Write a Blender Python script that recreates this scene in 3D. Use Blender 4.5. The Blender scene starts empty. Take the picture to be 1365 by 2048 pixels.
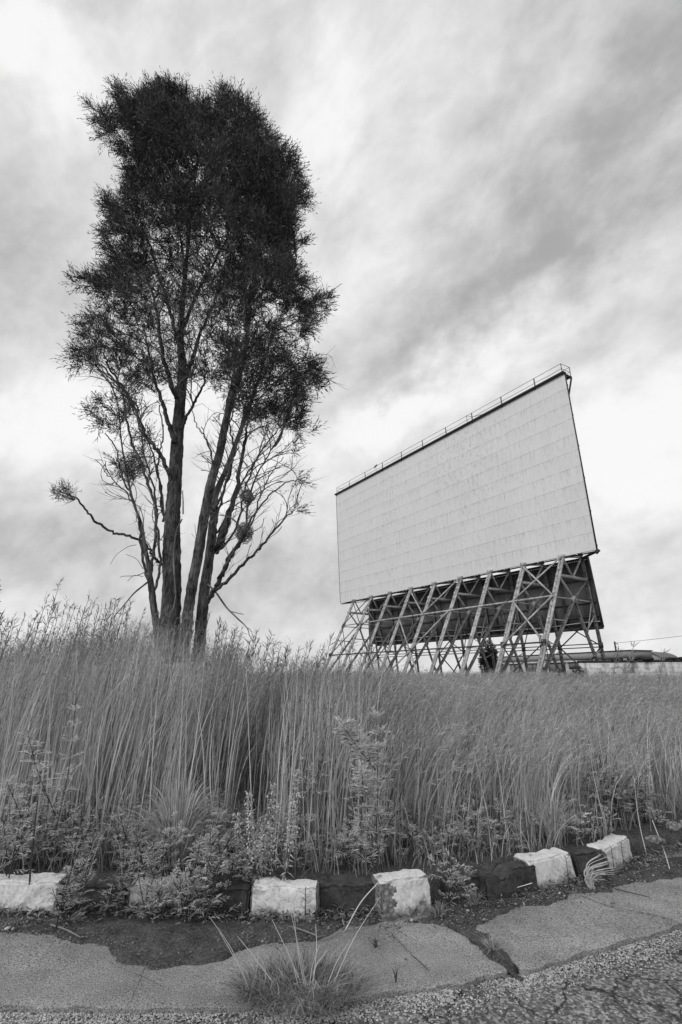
import bpy, math, random
import numpy as np
from mathutils import Vector, Matrix

random.seed(7)
rng = np.random.default_rng(7)
SC = bpy.context.scene
COL = SC.collection

# ---------------------------------------------------------------- camera
F = 1025.0                       # focal length in photo pixels (photo 1365 x 2048)
PITCH = 0.30816
CAMZ = 1.4
cam_d = bpy.data.cameras.new('camera')
cam = bpy.data.objects.new('camera', cam_d)
COL.objects.link(cam)
cam.location = (0, 0, CAMZ)
cam.rotation_euler = (math.pi/2 + PITCH, 0, 0)
cam_d.sensor_fit = 'VERTICAL'
cam_d.sensor_height = 36.0
cam_d.lens = F/2048*36.0
cam_d.clip_start = 0.05
cam_d.clip_end = 3000
SC.camera = cam

cp, sp = math.cos(PITCH), math.sin(PITCH)
def ray(px, py):
    X = (px-682.5)/F; Y = (1024-py)/F
    return np.array([X, cp-Y*sp, sp+Y*cp])
def at(px, py, dist):            # world point seen at this pixel, at world depth y = dist
    r = ray(px, py); p = r*dist/r[1]
    return np.array([p[0], p[1], p[2]+CAMZ])
def gnd(px, py, z=0.0):
    r = ray(px, py); t = (z-CAMZ)/r[2]
    return np.array([r[0]*t, r[1]*t, z])
def pix(P):
    P = np.asarray(P, float)
    x, y, z = P[..., 0], P[..., 1], P[..., 2]-CAMZ
    Z = y*cp+z*sp; Y = -y*sp+z*cp
    return np.stack([682.5+F*x/Z, 1024-F*Y/Z], -1)

# ---------------------------------------------------------------- sun
SUN_AZ = math.atan2(-0.80, -0.60)          # from +Y clockwise toward +X
SUN_EL = math.radians(33)
sd = np.array([math.sin(SUN_AZ)*math.cos(SUN_EL), math.cos(SUN_AZ)*math.cos(SUN_EL), math.sin(SUN_EL)])
sun_d = bpy.data.lights.new('sun', 'SUN')
sun_d.energy = 1.5
sun_d.angle = math.radians(16)
sun_d.color = (1.0, 1.0, 1.0)
sun = bpy.data.objects.new('sun', sun_d)
COL.objects.link(sun)
sun.rotation_euler = Vector(sd).to_track_quat('Z', 'Y').to_euler()

SC.view_settings.view_transform = 'Standard'
SC.view_settings.look = 'None'
SC.view_settings.exposure = 0.0
SC.view_settings.gamma = 1.0
SC.view_settings.use_curve_mapping = False

# ---------------------------------------------------------------- node helper
class NT:
    def __init__(s, tree):
        s.t = tree; s.n = tree.nodes; s.l = tree.links
    def new(s, typ, **kw):
        n = s.n.new(typ)
        for k, v in kw.items(): setattr(n, k, v)
        return n
    def put(s, sock, v):
        if isinstance(v, bpy.types.NodeSocket): s.l.new(v, sock)
        else:
            if hasattr(sock.default_value, '__len__') and not hasattr(v, '__len__'):
                v = [v]*len(sock.default_value)
            sock.default_value = v
    def math(s, op, a, b=None, c=None, clamp=False):
        n = s.new('ShaderNodeMath', operation=op); n.use_clamp = clamp
        s.put(n.inputs[0], a)
        if b is not None: s.put(n.inputs[1], b)
        if c is not None: s.put(n.inputs[2], c)
        return n.outputs[0]
    def vmath(s, op, a, b=None, scale=None):
        n = s.new('ShaderNodeVectorMath', operation=op)
        s.put(n.inputs[0], a)
        if b is not None: s.put(n.inputs[1], b)
        if scale is not None: s.put(n.inputs['Scale'], scale)
        return n.outputs['Value'] if op in ('DOT_PRODUCT', 'LENGTH') else n.outputs['Vector']
    def noise(s, vec, scale, detail=4, rough=0.55, dist=0.0, color=False):
        n = s.new('ShaderNodeTexNoise')
        s.put(n.inputs['Vector'], vec)
        n.inputs['Scale'].default_value = scale
        n.inputs['Detail'].default_value = detail
        n.inputs['Roughness'].default_value = rough
        n.inputs['Distortion'].default_value = dist
        return n.outputs['Color'] if color else n.outputs['Fac']
    def voro(s, vec, scale, feature='F1'):
        n = s.new('ShaderNodeTexVoronoi', feature=feature)
        s.put(n.inputs['Vector'], vec)
        n.inputs['Scale'].default_value = scale
        return n
    def ramp(s, fac, pts, interp='LINEAR'):
        n = s.new('ShaderNodeValToRGB')
        n.color_ramp.interpolation = interp
        s.put(n.inputs[0], fac)
        e = n.color_ramp.elements
        while len(e) < len(pts): e.new(0.5)
        for i, (p, v) in enumerate(pts):
            e[i].position = p; e[i].color = (v, v, v, 1)
        return n.outputs[0]
    def maprange(s, v, a, b, c, d):
        n = s.new('ShaderNodeMapRange')
        for i, x in enumerate((v, a, b, c, d)): s.put(n.inputs[i], x)
        return n.outputs[0]
    def mix(s, f, a, b):
        n = s.new('ShaderNodeMix', data_type='FLOAT')
        s.put(n.inputs[0], f); s.put(n.inputs[2], a); s.put(n.inputs[3], b)
        return n.outputs[0]
    def scale(s, vec, sx, sy, sz):
        n = s.new('ShaderNodeMapping')
        s.put(n.inputs['Vector'], vec)
        n.inputs['Scale'].default_value = (sx, sy, sz)
        return n.outputs[0]

# ---------------------------------------------------------------- sky
def build_world():
    w = bpy.data.worlds.new('World'); SC.world = w; w.use_nodes = True
    t = NT(w.node_tree); t.n.clear()
    out = t.new('ShaderNodeOutputWorld'); bg = t.new('ShaderNodeBackground')
    t.l.new(bg.outputs[0], out.inputs[0])
    sky = t.new('ShaderNodeTexSky', sky_type='NISHITA')
    sky.sun_disc = False
    sky.sun_elevation = SUN_EL
    sky.sun_rotation = SUN_AZ
    bw = t.new('ShaderNodeRGBToBW'); t.l.new(sky.outputs[0], bw.inputs[0])
    geo = t.new('ShaderNodeTexCoord')
    d = t.vmath('NORMALIZE', geo.outputs['Generated'])
    sep = t.new('ShaderNodeSeparateXYZ'); t.l.new(d, sep.inputs[0])
    # cloud sheet: direction projected to a plane overhead
    zz = t.math('ADD', t.math('MAXIMUM', sep.outputs[2], 0.0), 0.22)
    comb = t.new('ShaderNodeCombineXYZ')
    t.l.new(t.math('DIVIDE', sep.outputs[0], zz), comb.inputs[0])
    t.l.new(t.math('DIVIDE', sep.outputs[1], zz), comb.inputs[1])
    plane = comb.outputs[0]
    mp = t.new('ShaderNodeMapping'); t.l.new(plane, mp.inputs[0])
    mp.inputs['Rotation'].default_value = (0, 0, math.radians(-35))
    mp.inputs['Scale'].default_value = (1.0, 0.55, 1.0)
    big = t.noise(mp.outputs[0], 1.3, 5, 0.55, 0.5)
    c0 = ray(950, 500); c0 = c0/np.linalg.norm(c0); e0 = ray(1150, 350); e0 = e0/np.linalg.norm(e0)
    u0 = e0-c0; u0 -= c0*(u0@c0); u0 /= np.linalg.norm(u0); v0 = np.cross(c0, u0)
    bnd = t.new('ShaderNodeCombineXYZ')
    t.l.new(t.vmath('DOT_PRODUCT', d, tuple(u0*.78)), bnd.inputs[0]); t.l.new(t.vmath('DOT_PRODUCT', d, tuple(v0*1.12)), bnd.inputs[1]); t.l.new(t.vmath('DOT_PRODUCT', d, tuple(c0)), bnd.inputs[2])
    fine = t.noise(bnd.outputs[0], 6.0, 9, 0.58, 0.35)
    wisp = t.noise(bnd.outputs[0], 17.0, 7, 0.6, 0.25)
    # warped direction for the large cloud masses
    wn = t.noise(d, 3.2, 6, 0.6, 0.0, color=True)
    wv = t.vmath('SCALE', t.vmath('SUBTRACT', wn, (0.5, 0.5, 0.5)), scale=0.27)
    dw = t.vmath('ADD', d, wv)
    total = None
    # px, py, sigma along, sigma across (photo px), angle deg (up-right positive), amplitude
    blobs = [
        (50, 110, 150, 60, -40, 0.34), (30, 400, 120, 170, 0, -0.12), (60, 620, 150, 110, 0, -0.04),
        (100, 810, 170, 80, 0, 0.26), (70, 1060, 260, 80, 0, -0.14), (300, 40, 260, 60, 0, -0.06),
        (690, 190, 190, 60, 65, 0.15), (880, 300, 150, 130, 0, 0.08), (1230, 130, 300, 150, 50, -0.24),
        (1130, 400, 420, 62, 42, -0.20), (900, 640, 330, 42, 33, -0.24), (960, 560, 400, 32, 38, 0.20),
        (1250, 560, 230, 55, 32, -0.15), (1020, 700, 430, 38, 28, 0.30), (1180, 640, 200, 24, 30, -0.10),
        (1270, 830, 200, 85, 15, 0.36), (1290, 980, 160, 55, 0, 0.12), (700, 830, 170, 70, 20, 0.05),
        (420, 880, 120, 90, 0, 0.16), (560, 1130, 420, 80, 0, -0.12), (1290, 1090, 200, 60, 12, 0.10),
        (1280, 1230, 240, 90, 0, -0.02), (720, 420, 120, 90, 20, 0.05), (200, 1250, 400, 80, 0, -0.05),
        (1340, 40, 200, 110, 0, -0.10),
    ]
    for (px, py, sa, sb, ang, amp) in blobs:
        c = ray(px, py); n0 = np.linalg.norm(c); c = c/n0
        a = math.radians(ang)
        e = ray(px+math.cos(a)*4, py-math.sin(a)*4); e = e/np.linalg.norm(e)
        u = e-c; u -= c*(u@c); u /= np.linalg.norm(u)
        v = np.cross(c, u)
        s = 1.0/(F*n0)
        x = t.vmath('DOT_PRODUCT', dw, tuple(u/(sa*s*1.25)))
        y = t.vmath('DOT_PRODUCT', dw, tuple(v/(sb*s*1.25)))
        # offset of centre is zero because u, v are perpendicular to c
        q = t.math('ADD', t.math('MULTIPLY', x, x), t.math('MULTIPLY', y, y))
        g = t.math('EXPONENT', t.math('MULTIPLY', q, -1.0))
        front = t.math('GREATER_THAN', t.vmath('DOT_PRODUCT', dw, tuple(c)), 0.0)
        g = t.math('MULTIPLY', t.math('MULTIPLY', g, front), amp)
        total = g if total is None else t.math('ADD', total, g)
    v = t.math('ADD', total, 0.775)
    v = t.math('ADD', v, t.math('MULTIPLY', t.math('SUBTRACT', big, 0.5), 0.28))
    v = t.math('ADD', v, t.math('MULTIPLY', t.math('SUBTRACT', fine, 0.5), 0.68))
    v = t.math('ADD', v, t.math('MULTIPLY', t.math('SUBTRACT', wisp, 0.5), 0.40))
    v = t.math('SMOOTH_MAX', v, 0.42, 0.12); v = t.math('SMOOTH_MIN', v, 0.99, 0.10)
    cloud = t.math('MULTIPLY', v, 10.0)
    fin = t.mix(0.94, bw.outputs[0], cloud)
    t.l.new(fin, bg.inputs['Color'])
    bg.inputs['Strength'].default_value = 0.1
build_world()

# ---------------------------------------------------------------- materials
def material(name, fn, rough=0.85, spec=0.25, metal=0.0, transl=0.0):
    m = bpy.data.materials.new(name); m.use_nodes = True
    t = NT(m.node_tree)
    b = m.node_tree.nodes['Principled BSDF']
    b.inputs['Roughness'].default_value = rough
    b.inputs['Specular IOR Level'].default_value = spec
    b.inputs['Metallic'].default_value = metal
    tc = t.new('ShaderNodeTexCoord')
    r = fn(t, tc.outputs['Object'])
    col, hgt, dist = (r + (None, None))[:3] if isinstance(r, tuple) else (r, None, None)
    t.put(b.inputs['Base Color'], col if isinstance(col, bpy.types.NodeSocket) else (col, col, col, 1))
    if hgt is not None:
        bp = t.new('ShaderNodeBump'); bp.inputs['Strength'].default_value = 1.0
        bp.inputs['Distance'].default_value = dist
        t.l.new(hgt, bp.inputs['Height']); t.l.new(bp.outputs[0], b.inputs['Normal'])
    return m

def leafmat(name, base, var, rough=0.6, spec=0.25, transl=0.0):
    def fn(t, o):
        a = t.new('ShaderNodeAttribute', attribute_name='tone')
        n = t.noise(o, 3.0, 3)
        v = t.math('ADD', t.math('MULTIPLY', a.outputs['Fac'], var), base)
        return t.math('MULTIPLY', v, t.math('ADD', n, 0.5))
    m = material(name, fn, rough, spec)
    if transl:      # thin blades let light through
        t = NT(m.node_tree); b = t.n['Principled BSDF']; out = t.n['Material Output']
        tr = t.new('ShaderNodeBsdfTranslucent'); mx = t.new('ShaderNodeMixShader'); mx.inputs[0].default_value = transl
        t.l.new(b.inputs['Base Color'].links[0].from_socket, tr.inputs[0])
        t.l.new(b.outputs[0], mx.inputs[1]); t.l.new(tr.outputs[0], mx.inputs[2]); t.l.new(mx.outputs[0], out.inputs[0])
    return m

def m_concrete(t, o):
    n1 = t.noise(o, 6, 6, 0.65); n2 = t.noise(o, 55, 3, 0.7); n3 = t.noise(o, 160, 2, 0.6)
    n4 = t.noise(o, 1.6, 4, 0.6)
    pits = t.ramp(n3, [(0.38, 0.30), (0.52, 1.0)])
    specks = t.ramp(t.noise(o, 75, 2, 0.5), [(0.60, 0.0), (0.70, 0.14)])
    v = t.math('ADD', t.math('MULTIPLY', n1, 0.14), t.math('MULTIPLY', n2, 0.11))
    v = t.math('ADD', v, 0.24)
    v = t.math('MULTIPLY', v, t.maprange(n4, 0.35, 0.65, 0.70, 1.16))
    v = t.math('ADD', t.math('MULTIPLY', v, pits), specks)
    h = t.math('ADD', n2, t.math('MULTIPLY', n3, 0.8))
    return v, h, 0.006
def m_asphalt(t, o):
    vo = t.voro(o, 75); n = t.noise(o, 2.2, 5, 0.6); f = t.noise(o, 110, 2, 0.7)
    grey = t.new('ShaderNodeRGBToBW'); t.l.new(vo.outputs['Color'], grey.inputs[0])
    stone = t.ramp(grey.outputs[0], [(0.2, 0.07), (0.55, 0.15), (0.85, 0.33)])
    v = t.math('MULTIPLY', stone, t.maprange(n, 0.3, 0.7, 0.75, 1.35))
    v = t.math('MULTIPLY', v, t.maprange(f, 0.3, 0.7, 0.6, 1.3))
    warp = t.vmath('ADD', o, t.vmath('SCALE', t.noise(o, 3.5, 5, 0.65, 0, True), scale=0.22))
    cr = t.voro(warp, 2.6, 'DISTANCE_TO_EDGE').outputs['Distance']
    crack = t.ramp(cr, [(0.003, 0.25), (0.02, 1.0)])
    v = t.math('MULTIPLY', v, crack)
    h = t.math('ADD', t.math('MULTIPLY', t.math('SUBTRACT', 1.0, vo.outputs['Distance']), 0.5), crack)
    return v, h, 0.008
def m_soil(t, o):
    n = t.noise(o, 9, 6, 0.7); f = t.noise(o, 90, 3, 0.7)
    v = t.math('ADD', t.ramp(n, [(0.35, 0.03), (0.65, 0.085)]), t.ramp(f, [(0.45, 0.0), (0.7, 0.10)]))
    return v, t.math('ADD', n, f), 0.01
def m_whitestone(t, o):
    n = t.noise(o, 14, 6, 0.7); f = t.noise(o, 60, 4, 0.7); g = t.noise(o, 5, 4, 0.6)
    paint = t.ramp(t.math('ADD', t.math('MULTIPLY', n, 0.6), t.math('MULTIPLY', g, 0.4)), [(0.36, 0.24), (0.43, 0.66), (0.7, 0.84)])
    sz = t.new('ShaderNodeSeparateXYZ'); t.l.new(o, sz.inputs[0])
    mud = t.ramp(t.math('ADD', sz.outputs[2], t.math('MULTIPLY', t.math('SUBTRACT', n, 0.5), 0.16)), [(0.015, 0.35), (0.075, 1.0)])
    paint = t.math('MULTIPLY', paint, mud)
    v = t.math('MULTIPLY', paint, t.ramp(f, [(0.30, 0.55), (0.48, 1.0)]))
    return v, t.math('ADD', n, t.math('MULTIPLY', f, 0.5)), 0.010
def m_darkstone(t, o):
    n = t.noise(o, 12, 6, 0.7); f = t.noise(o, 70, 4, 0.7)
    v = t.math('ADD', t.math('MULTIPLY', t.ramp(n, [(0.35, 0.05), (0.65, 0.15)]), 0.55), t.math('MULTIPLY', t.ramp(f, [(0.55, 0.0), (0.75, 0.10)]), 0.6))
    return v, t.math('ADD', n, t.math('MULTIPLY', f, 0.5)), 0.010
def m_stonebreak(t, o):
    n = t.noise(o, 30, 6, 0.75); vo = t.voro(o, 38)
    v = t.math('MULTIPLY', t.ramp(n, [(0.3, 0.12), (0.6, 0.42)]), t.ramp(vo.outputs['Distance'], [(0.2, 1.0), (0.8, 0.5)]))
    return v, t.math('ADD', n, vo.outputs['Distance']), 0.02
def m_bark(t, o):
    s = t.scale(o, 1, 1, 0.16)
    n = t.noise(s, 26, 7, 0.72, 0.8); b = t.noise(o, 2.6, 5, 0.65, 0.4); f = t.noise(s, 90, 3, 0.6)
    v = t.math('MULTIPLY', t.ramp(n, [(0.36, 0.018), (0.50, 0.11), (0.68, 0.26)]), t.ramp(b, [(0.36, 0.42), (0.62, 1.25)]))
    return v, t.math('ADD', n, t.math('MULTIPLY', f, 0.3)), 0.03
def m_twig(t, o):
    n = t.noise(o, 4, 4, 0.6)
    return t.ramp(n, [(0.35, 0.06), (0.65, 0.27)])
def m_screen(t, o):
    # object space: x along the width, z up the face
    sp_ = t.new('ShaderNodeSeparateXYZ'); t.l.new(o, sp_.inputs[0])
    x, z = sp_.outputs[0], sp_.outputs[2]
    RH = 1.057
    row = t.math('FLOOR', t.math('DIVIDE', z, RH))
    fz = t.math('FRACT', t.math('DIVIDE', z, RH))
    dz = t.math('MULTIPLY', t.math('MINIMUM', fz, t.math('SUBTRACT', 1.0, fz)), RH)
    wn = t.new('ShaderNodeTexWhiteNoise', noise_dimensions='1D'); t.l.new(row, wn.inputs['W'])
    PW = 2.44
    xs = t.math('ADD', t.math('DIVIDE', x, PW), wn.outputs['Value'])
    fx = t.math('FRACT', xs)
    dx = t.math('MULTIPLY', t.math('MINIMUM', fx, t.math('SUBTRACT', 1.0, fx)), PW)
    cell = t.new('ShaderNodeCombineXYZ'); t.l.new(t.math('FLOOR', xs), cell.inputs[0]); t.l.new(row, cell.inputs[1])
    wc = t.new('ShaderNodeTexWhiteNoise', noise_dimensions='2D'); t.l.new(cell.outputs[0], wc.inputs['Vector'])
    brk = t.noise(o, 0.9, 4, 0.6)
    hz = t.math('MULTIPLY', t.math('LESS_THAN', dz, 0.017), t.ramp(t.noise(t.scale(o, 1, 1, 0.1), 1.7, 4, 0.7), [(0.34, 0.25), (0.6, 1.0)]))
    vx = t.math('MULTIPLY', t.math('LESS_THAN', dx, 0.018), t.ramp(brk, [(0.46, 0.0), (0.66, 0.7)]))
    joint = t.math('MAXIMUM', hz, vx)
    # rain streaks running down from each joint
    streak = t.noise(t.scale(o, 9, 1, 0.35), 1.0, 5, 0.65)
    streak2 = t.noise(t.scale(o, 14, 1, 0.7), 1.0, 5, 0.65)
    below = t.math('POWER', fz, 2.2)
    st = t.math('MULTIPLY', t.ramp(streak, [(0.50, 0.0), (0.74, 0.30)]), t.math('ADD', below, 0.25))
    st2 = t.math('MULTIPLY', t.ramp(streak2, [(0.52, 0.0), (0.78, 0.30)]), t.math('ADD', below, 0.2))
    # flaking patches right of the middle, running down
    xc = t.math('DIVIDE', t.math('SUBTRACT', x, 18.6), 4.2)
    xl = t.math('DIVIDE', t.math('SUBTRACT', x, 9.0), 2.2)
    zg = t.maprange(z, 3.0, 10.5, 0.35, 1.0)
    area = t.math('MULTIPLY', t.math('EXPONENT', t.math('MULTIPLY', t.math('MULTIPLY', xc, xc), -1.0)), zg)
    area2 = t.math('MULTIPLY', t.math('EXPONENT', t.math('MULTIPLY', t.math('MULTIPLY', xl, xl), -1.0)), 0.5)
    area = t.math('MAXIMUM', area, area2)
    fl = t.ramp(t.noise(t.scale(o, 1, 1, 0.6), 4.6, 8, 0.74, 0.3), [(0.50, 0.0), (0.62, 0.24)])
    flake = t.math('MULTIPLY', fl, t.ramp(t.math('MULTIPLY', area, t.noise(o, 0.6, 3, 0.6)), [(0.10, 0.42), (0.42, 1.0)]))
    base = t.math('ADD', 0.665, t.math('MULTIPLY', t.math('SUBTRACT', wc.outputs['Value'], 0.5), 0.018))
    base = t.math('ADD', base, t.math('MULTIPLY', t.math('SUBTRACT', t.noise(o, 0.35, 4, 0.6), 0.5), 0.10))
    k = t.math('ADD', t.math('ADD', st, st2), flake)
    v = t.math('MULTIPLY', base, t.math('SUBTRACT', 1.0, t.math('MINIMUM', k, 0.6)))
    v = t.math('MULTIPLY', v, t.math('SUBTRACT', 1.0, t.math('MULTIPLY', joint, 0.38)))
    return v
def m_steel(lo, hi):
    def fn(t, o):
        n = t.noise(o, 2.2, 6, 0.7); f = t.noise(o, 14, 4, 0.7)
        return t.ramp(t.math('ADD', t.math('MULTIPLY', n, 0.6), t.math('MULTIPLY', f, 0.4)), [(0.36, lo), (0.5, (lo+hi)/2), (0.6, hi)])
    return fn
def m_tin(t, o):
    n = t.noise(t.scale(o, 1, 1, 0.15), 2.5, 5, 0.7)
    return t.ramp(n, [(0.35, 0.06), (0.65, 0.13)])
def m_wall(t, o):
    n = t.noise(o, 1.2, 6, 0.7); s = t.noise(t.scale(o, 4, 4, 0.5), 1.5, 4, 0.6)
    br = t.new('ShaderNodeTexBrick'); mp = t.new('ShaderNodeMapping'); t.l.new(o, mp.inputs[0])
    mp.inputs['Rotation'].default_value = (math.pi/2, 0, 0)
    t.l.new(mp.outputs[0], br.inputs['Vector'])
    br.inputs['Scale'].default_value = 1.0
    br.inputs['Brick Width'].default_value = 0.6; br.inputs['Row Height'].default_value = 0.22
    br.inputs['Mortar Size'].default_value = 0.02
    br.inputs['Color1'].default_value = (0.95,)*3+(1,); br.inputs['Color2'].default_value = (0.85,)*3+(1,); br.inputs['Mortar'].default_value = (0.68,)*3+(1,)
    bb = t.new('ShaderNodeRGBToBW'); t.l.new(br.outputs[0], bb.inputs[0])
    v = t.math('MULTIPLY', t.ramp(n, [(0.38, 0.22), (0.5, 0.66), (0.7, 0.74)]), bb.outputs[0])
    return t.math('MULTIPLY', v, t.ramp(s, [(0.35, 0.7), (0.6, 1.0)]))
def flat(v, amt=0.15, sc=3):
    def fn(t, o):
        n = t.noise(o, sc, 5, 0.65)
        return t.maprange(n, 0.3, 0.7, v*(1-amt), v*(1+amt))
    return fn
M = {
    'concrete': material('worn_concrete', m_concrete, 0.9, 0.2),
    'asphalt': material('cracked_asphalt', m_asphalt, 0.85, 0.3),
    'soil': material('dark_soil', m_soil, 0.95, 0.1),
    'white_stone': material('white_painted_concrete', m_whitestone, 0.85, 0.2),
    'dark_stone': material('black_painted_concrete', m_darkstone, 0.8, 0.3),
    'broken_stone': material('broken_concrete', m_stonebreak, 0.95, 0.1),
    'bark': material('rough_bark', m_bark, 0.95, 0.1),
    'twig': material('bare_branch', m_twig, 0.9, 0.15),
    'screen': material('weathered_white_panels', m_screen, 0.8, 0.2),
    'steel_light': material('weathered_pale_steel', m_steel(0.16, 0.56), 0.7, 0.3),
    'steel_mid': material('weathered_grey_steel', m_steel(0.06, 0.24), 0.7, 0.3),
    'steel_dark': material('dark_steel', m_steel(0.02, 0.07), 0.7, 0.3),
    'tin': material('corrugated_tin', m_tin, 0.6, 0.3),
    'wall': material('whitewashed_block', m_wall, 0.9, 0.2),
    'plaster': material('pale_plaster', flat(0.42), 0.9, 0.2),
    'plaster2': material('grey_plaster', flat(0.33), 0.9, 0.2),
    'dark': material('dark_trim', flat(0.03), 0.8, 0.3),
    'roof': material('roof_sheet', flat(0.16), 0.7, 0.3),
    'glass': material('window_glass', flat(0.05), 0.15, 0.5),
    'carpaint': material('white_car_paint', flat(0.75, 0.05), 0.3, 0.5),
    'leaf': leafmat('tree_leaves', 0.016, 0.10, 0.55, 0.3, 0.15),
    'grass': leafmat('dry_grass', 0.06, 0.76, 0.55, 0.25, 0.35),
    'grass_far': leafmat('grass_heads', 0.13, 0.50, 0.75, 0.15, 0.35),
    'weed': leafmat('weed_leaves', 0.30, 0.58, 0.55, 0.3, 0.4),
    'flower': leafmat('pale_seed_clusters', 0.35, 0.40, 0.7, 0.2, 0.2),
    'stem': material('dark_stem', flat(0.05, 0.4, 20), 0.8, 0.2),
    'pebble': leafmat('pale_pebbles', 0.13, 0.42, 0.85, 0.2),
    'litter': leafmat('dead_leaves', 0.02, 0.42, 0.9, 0.1),
}

# ---------------------------------------------------------------- mesh helpers
def tag(o, label=None, cat=None, group=None, kind=None):
    if label: o['label'] = label
    if cat: o['category'] = cat
    if group: o['group'] = group
    if kind: o['kind'] = kind
    return o
def empty(name, loc, label, cat, group=None, rot=None):
    o = bpy.data.objects.new(name, None); COL.objects.link(o)
    o.location = tuple(float(c) for c in loc); o.empty_display_size = 0.2
    if rot: o.rotation_euler = rot
    return tag(o, label, cat, group)

class MB:
    """collects vertices / faces (numpy blocks or single items) and links ONE mesh"""
    def __init__(s):
        s.v = []; s.q = []; s.t = []; s.n = 0; s.tone = []; s.poly = []
    def add(s, verts, quads=None, tris=None, tone=0.5, polys=None):
        verts = np.asarray(verts, float).reshape(-1, 3)
        if quads is not None and len(quads): s.q.append(np.asarray(quads, int).reshape(-1, 4)+s.n)
        if tris is not None and len(tris): s.t.append(np.asarray(tris, int).reshape(-1, 3)+s.n)
        if polys: s.poly += [[i+s.n for i in p] for p in polys]
        s.v.append(verts)
        tone = np.broadcast_to(np.asarray(tone, float), (len(verts),))
        s.tone.append(tone); s.n += len(verts)
    def build(s, name, mat, parent=None, origin=None, smooth=False):
        v = np.concatenate(s.v) if s.v else np.zeros((0, 3))
        if origin is not None: v = v-np.asarray(origin, float)
        me = bpy.data.meshes.new(name)
        q = np.concatenate(s.q) if s.q else np.zeros((0, 4), int)
        t = np.concatenate(s.t) if s.t else np.zeros((0, 3), int)
        pl = s.poly
        loops = np.concatenate([q.ravel(), t.ravel()]+[np.array(p) for p in pl]) if (len(q)+len(t)+len(pl)) else np.zeros(0, int)
        sizes = np.concatenate([np.full(len(q), 4), np.full(len(t), 3), np.array([len(p) for p in pl], int)]).astype(int)
        me.vertices.add(len(v)); me.vertices.foreach_set('co', v.astype(np.float32).ravel())
        me.loops.add(len(loops)); me.loops.foreach_set('vertex_index', loops.astype(np.int32))
        me.polygons.add(len(sizes))
        st = np.concatenate([[0], np.cumsum(sizes)[:-1]]) if len(sizes) else []
        me.polygons.foreach_set('loop_start', np.asarray(st, np.int32))
        if smooth: me.polygons.foreach_set('use_smooth', np.ones(len(sizes), bool))
        me.update(calc_edges=True)
        a = me.attributes.new('tone', 'FLOAT', 'POINT')
        a.data.foreach_set('value', np.concatenate(s.tone).astype(np.float32) if s.tone else [])
        me.validate()
        for m in (mat if isinstance(mat, (list, tuple)) else [mat]): me.materials.append(m)
        o = bpy.data.objects.new(name, me); COL.objects.link(o)
        if origin is not None and parent is None: o.location = tuple(float(c) for c in origin)
        if parent is not None: o.parent = parent
        return o

def box(mb, c, ex, ey, ez, R=None, tone=0.5):
    """box centred c with full extents; R columns = axes"""
    c = np.asarray(c, float)
    s = np.array([[x, y, z] for z in (-.5, .5) for y in (-.5, .5) for x in (-.5, .5)])*np.array([ex, ey, ez])
    if R is not None: s = s@np.asarray(R).T
    mb.add(s+c, [[0, 2, 3, 1], [4, 5, 7, 6], [0, 1, 5, 4], [2, 6, 7, 3], [0, 4, 6, 2], [1, 3, 7, 5]], tone=tone)
def bar(mb, a, b, w, h=None, up=(0, 0, 1), tone=0.5):
    a = np.asarray(a, float); b = np.asarray(b, float); h = h or w
    d = b-a; L = np.linalg.norm(d); d = d/L
    u = np.asarray(up, float); 
    if abs(u@d) > 0.98: u = np.array([1.0, 0, 0])
    s = np.cross(u, d); s /= np.linalg.norm(s); u = np.cross(d, s)
    box(mb, (a+b)/2, w, L, h, np.stack([s, d, u], 1), tone)
def tube(mb, pts, rad, sides=6, tone=0.5, cap=True, knob=0.0):
    pts = np.asarray(pts, float); n = len(pts)
    rad = np.broadcast_to(np.asarray(rad, float), (n,))
    d = np.gradient(pts, axis=0); d /= (np.linalg.norm(d, axis=1, keepdims=True)+1e-9)
    ref = np.array([1.0, 0.13, 0.07]) if abs(d[0][0]) < 0.9 else np.array([0, 0, 1.0])
    a = np.arange(sides)*2*math.pi/sides
    ca, sa = np.cos(a), np.sin(a)
    rings = []
    for i in range(n):
        s = ref-d[i]*(ref@d[i]); s /= (np.linalg.norm(s)+1e-9); ref = s
        u = np.cross(d[i], s)
        rr = rad[i]*(1+(knob*rng.normal(size=sides) if knob else 0))
        rings.append(pts[i]+(ca*rr)[:, None]*s+(sa*rr)[:, None]*u if not np.isscalar(rr) else pts[i]+rad[i]*(ca[:, None]*s+sa[:, None]*u))
    V = np.concatenate(rings)
    i = np.arange(n-1)[:, None]*sides; j = np.arange(sides)[None]; k = (j+1) % sides
    q = np.stack([i+j, i+k, i+sides+k, i+sides+j], -1).reshape(-1, 4)
    mb.add(V, q, tone=tone, polys=[list(range((n-1)*sides, n*sides)), list(range(sides))[::-1]] if cap else None)
def smooth_path(pts, n=6):
    """Catmull-Rom through control rows (any dimension)"""
    P = np.asarray(pts, float); P = np.vstack([2*P[0]-P[1], P, 2*P[-1]-P[-2]])
    out = []
    for i in range(1, len(P)-2):
        for k in range(n):
            t = k/n
            out.append(0.5*((2*P[i])+(-P[i-1]+P[i+1])*t+(2*P[i-1]-5*P[i]+4*P[i+1]-P[i+2])*t*t+(-P[i-1]+3*P[i]-3*P[i+1]+P[i+2])*t**3))
    out.append(P[-2]); return np.array(out)

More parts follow.
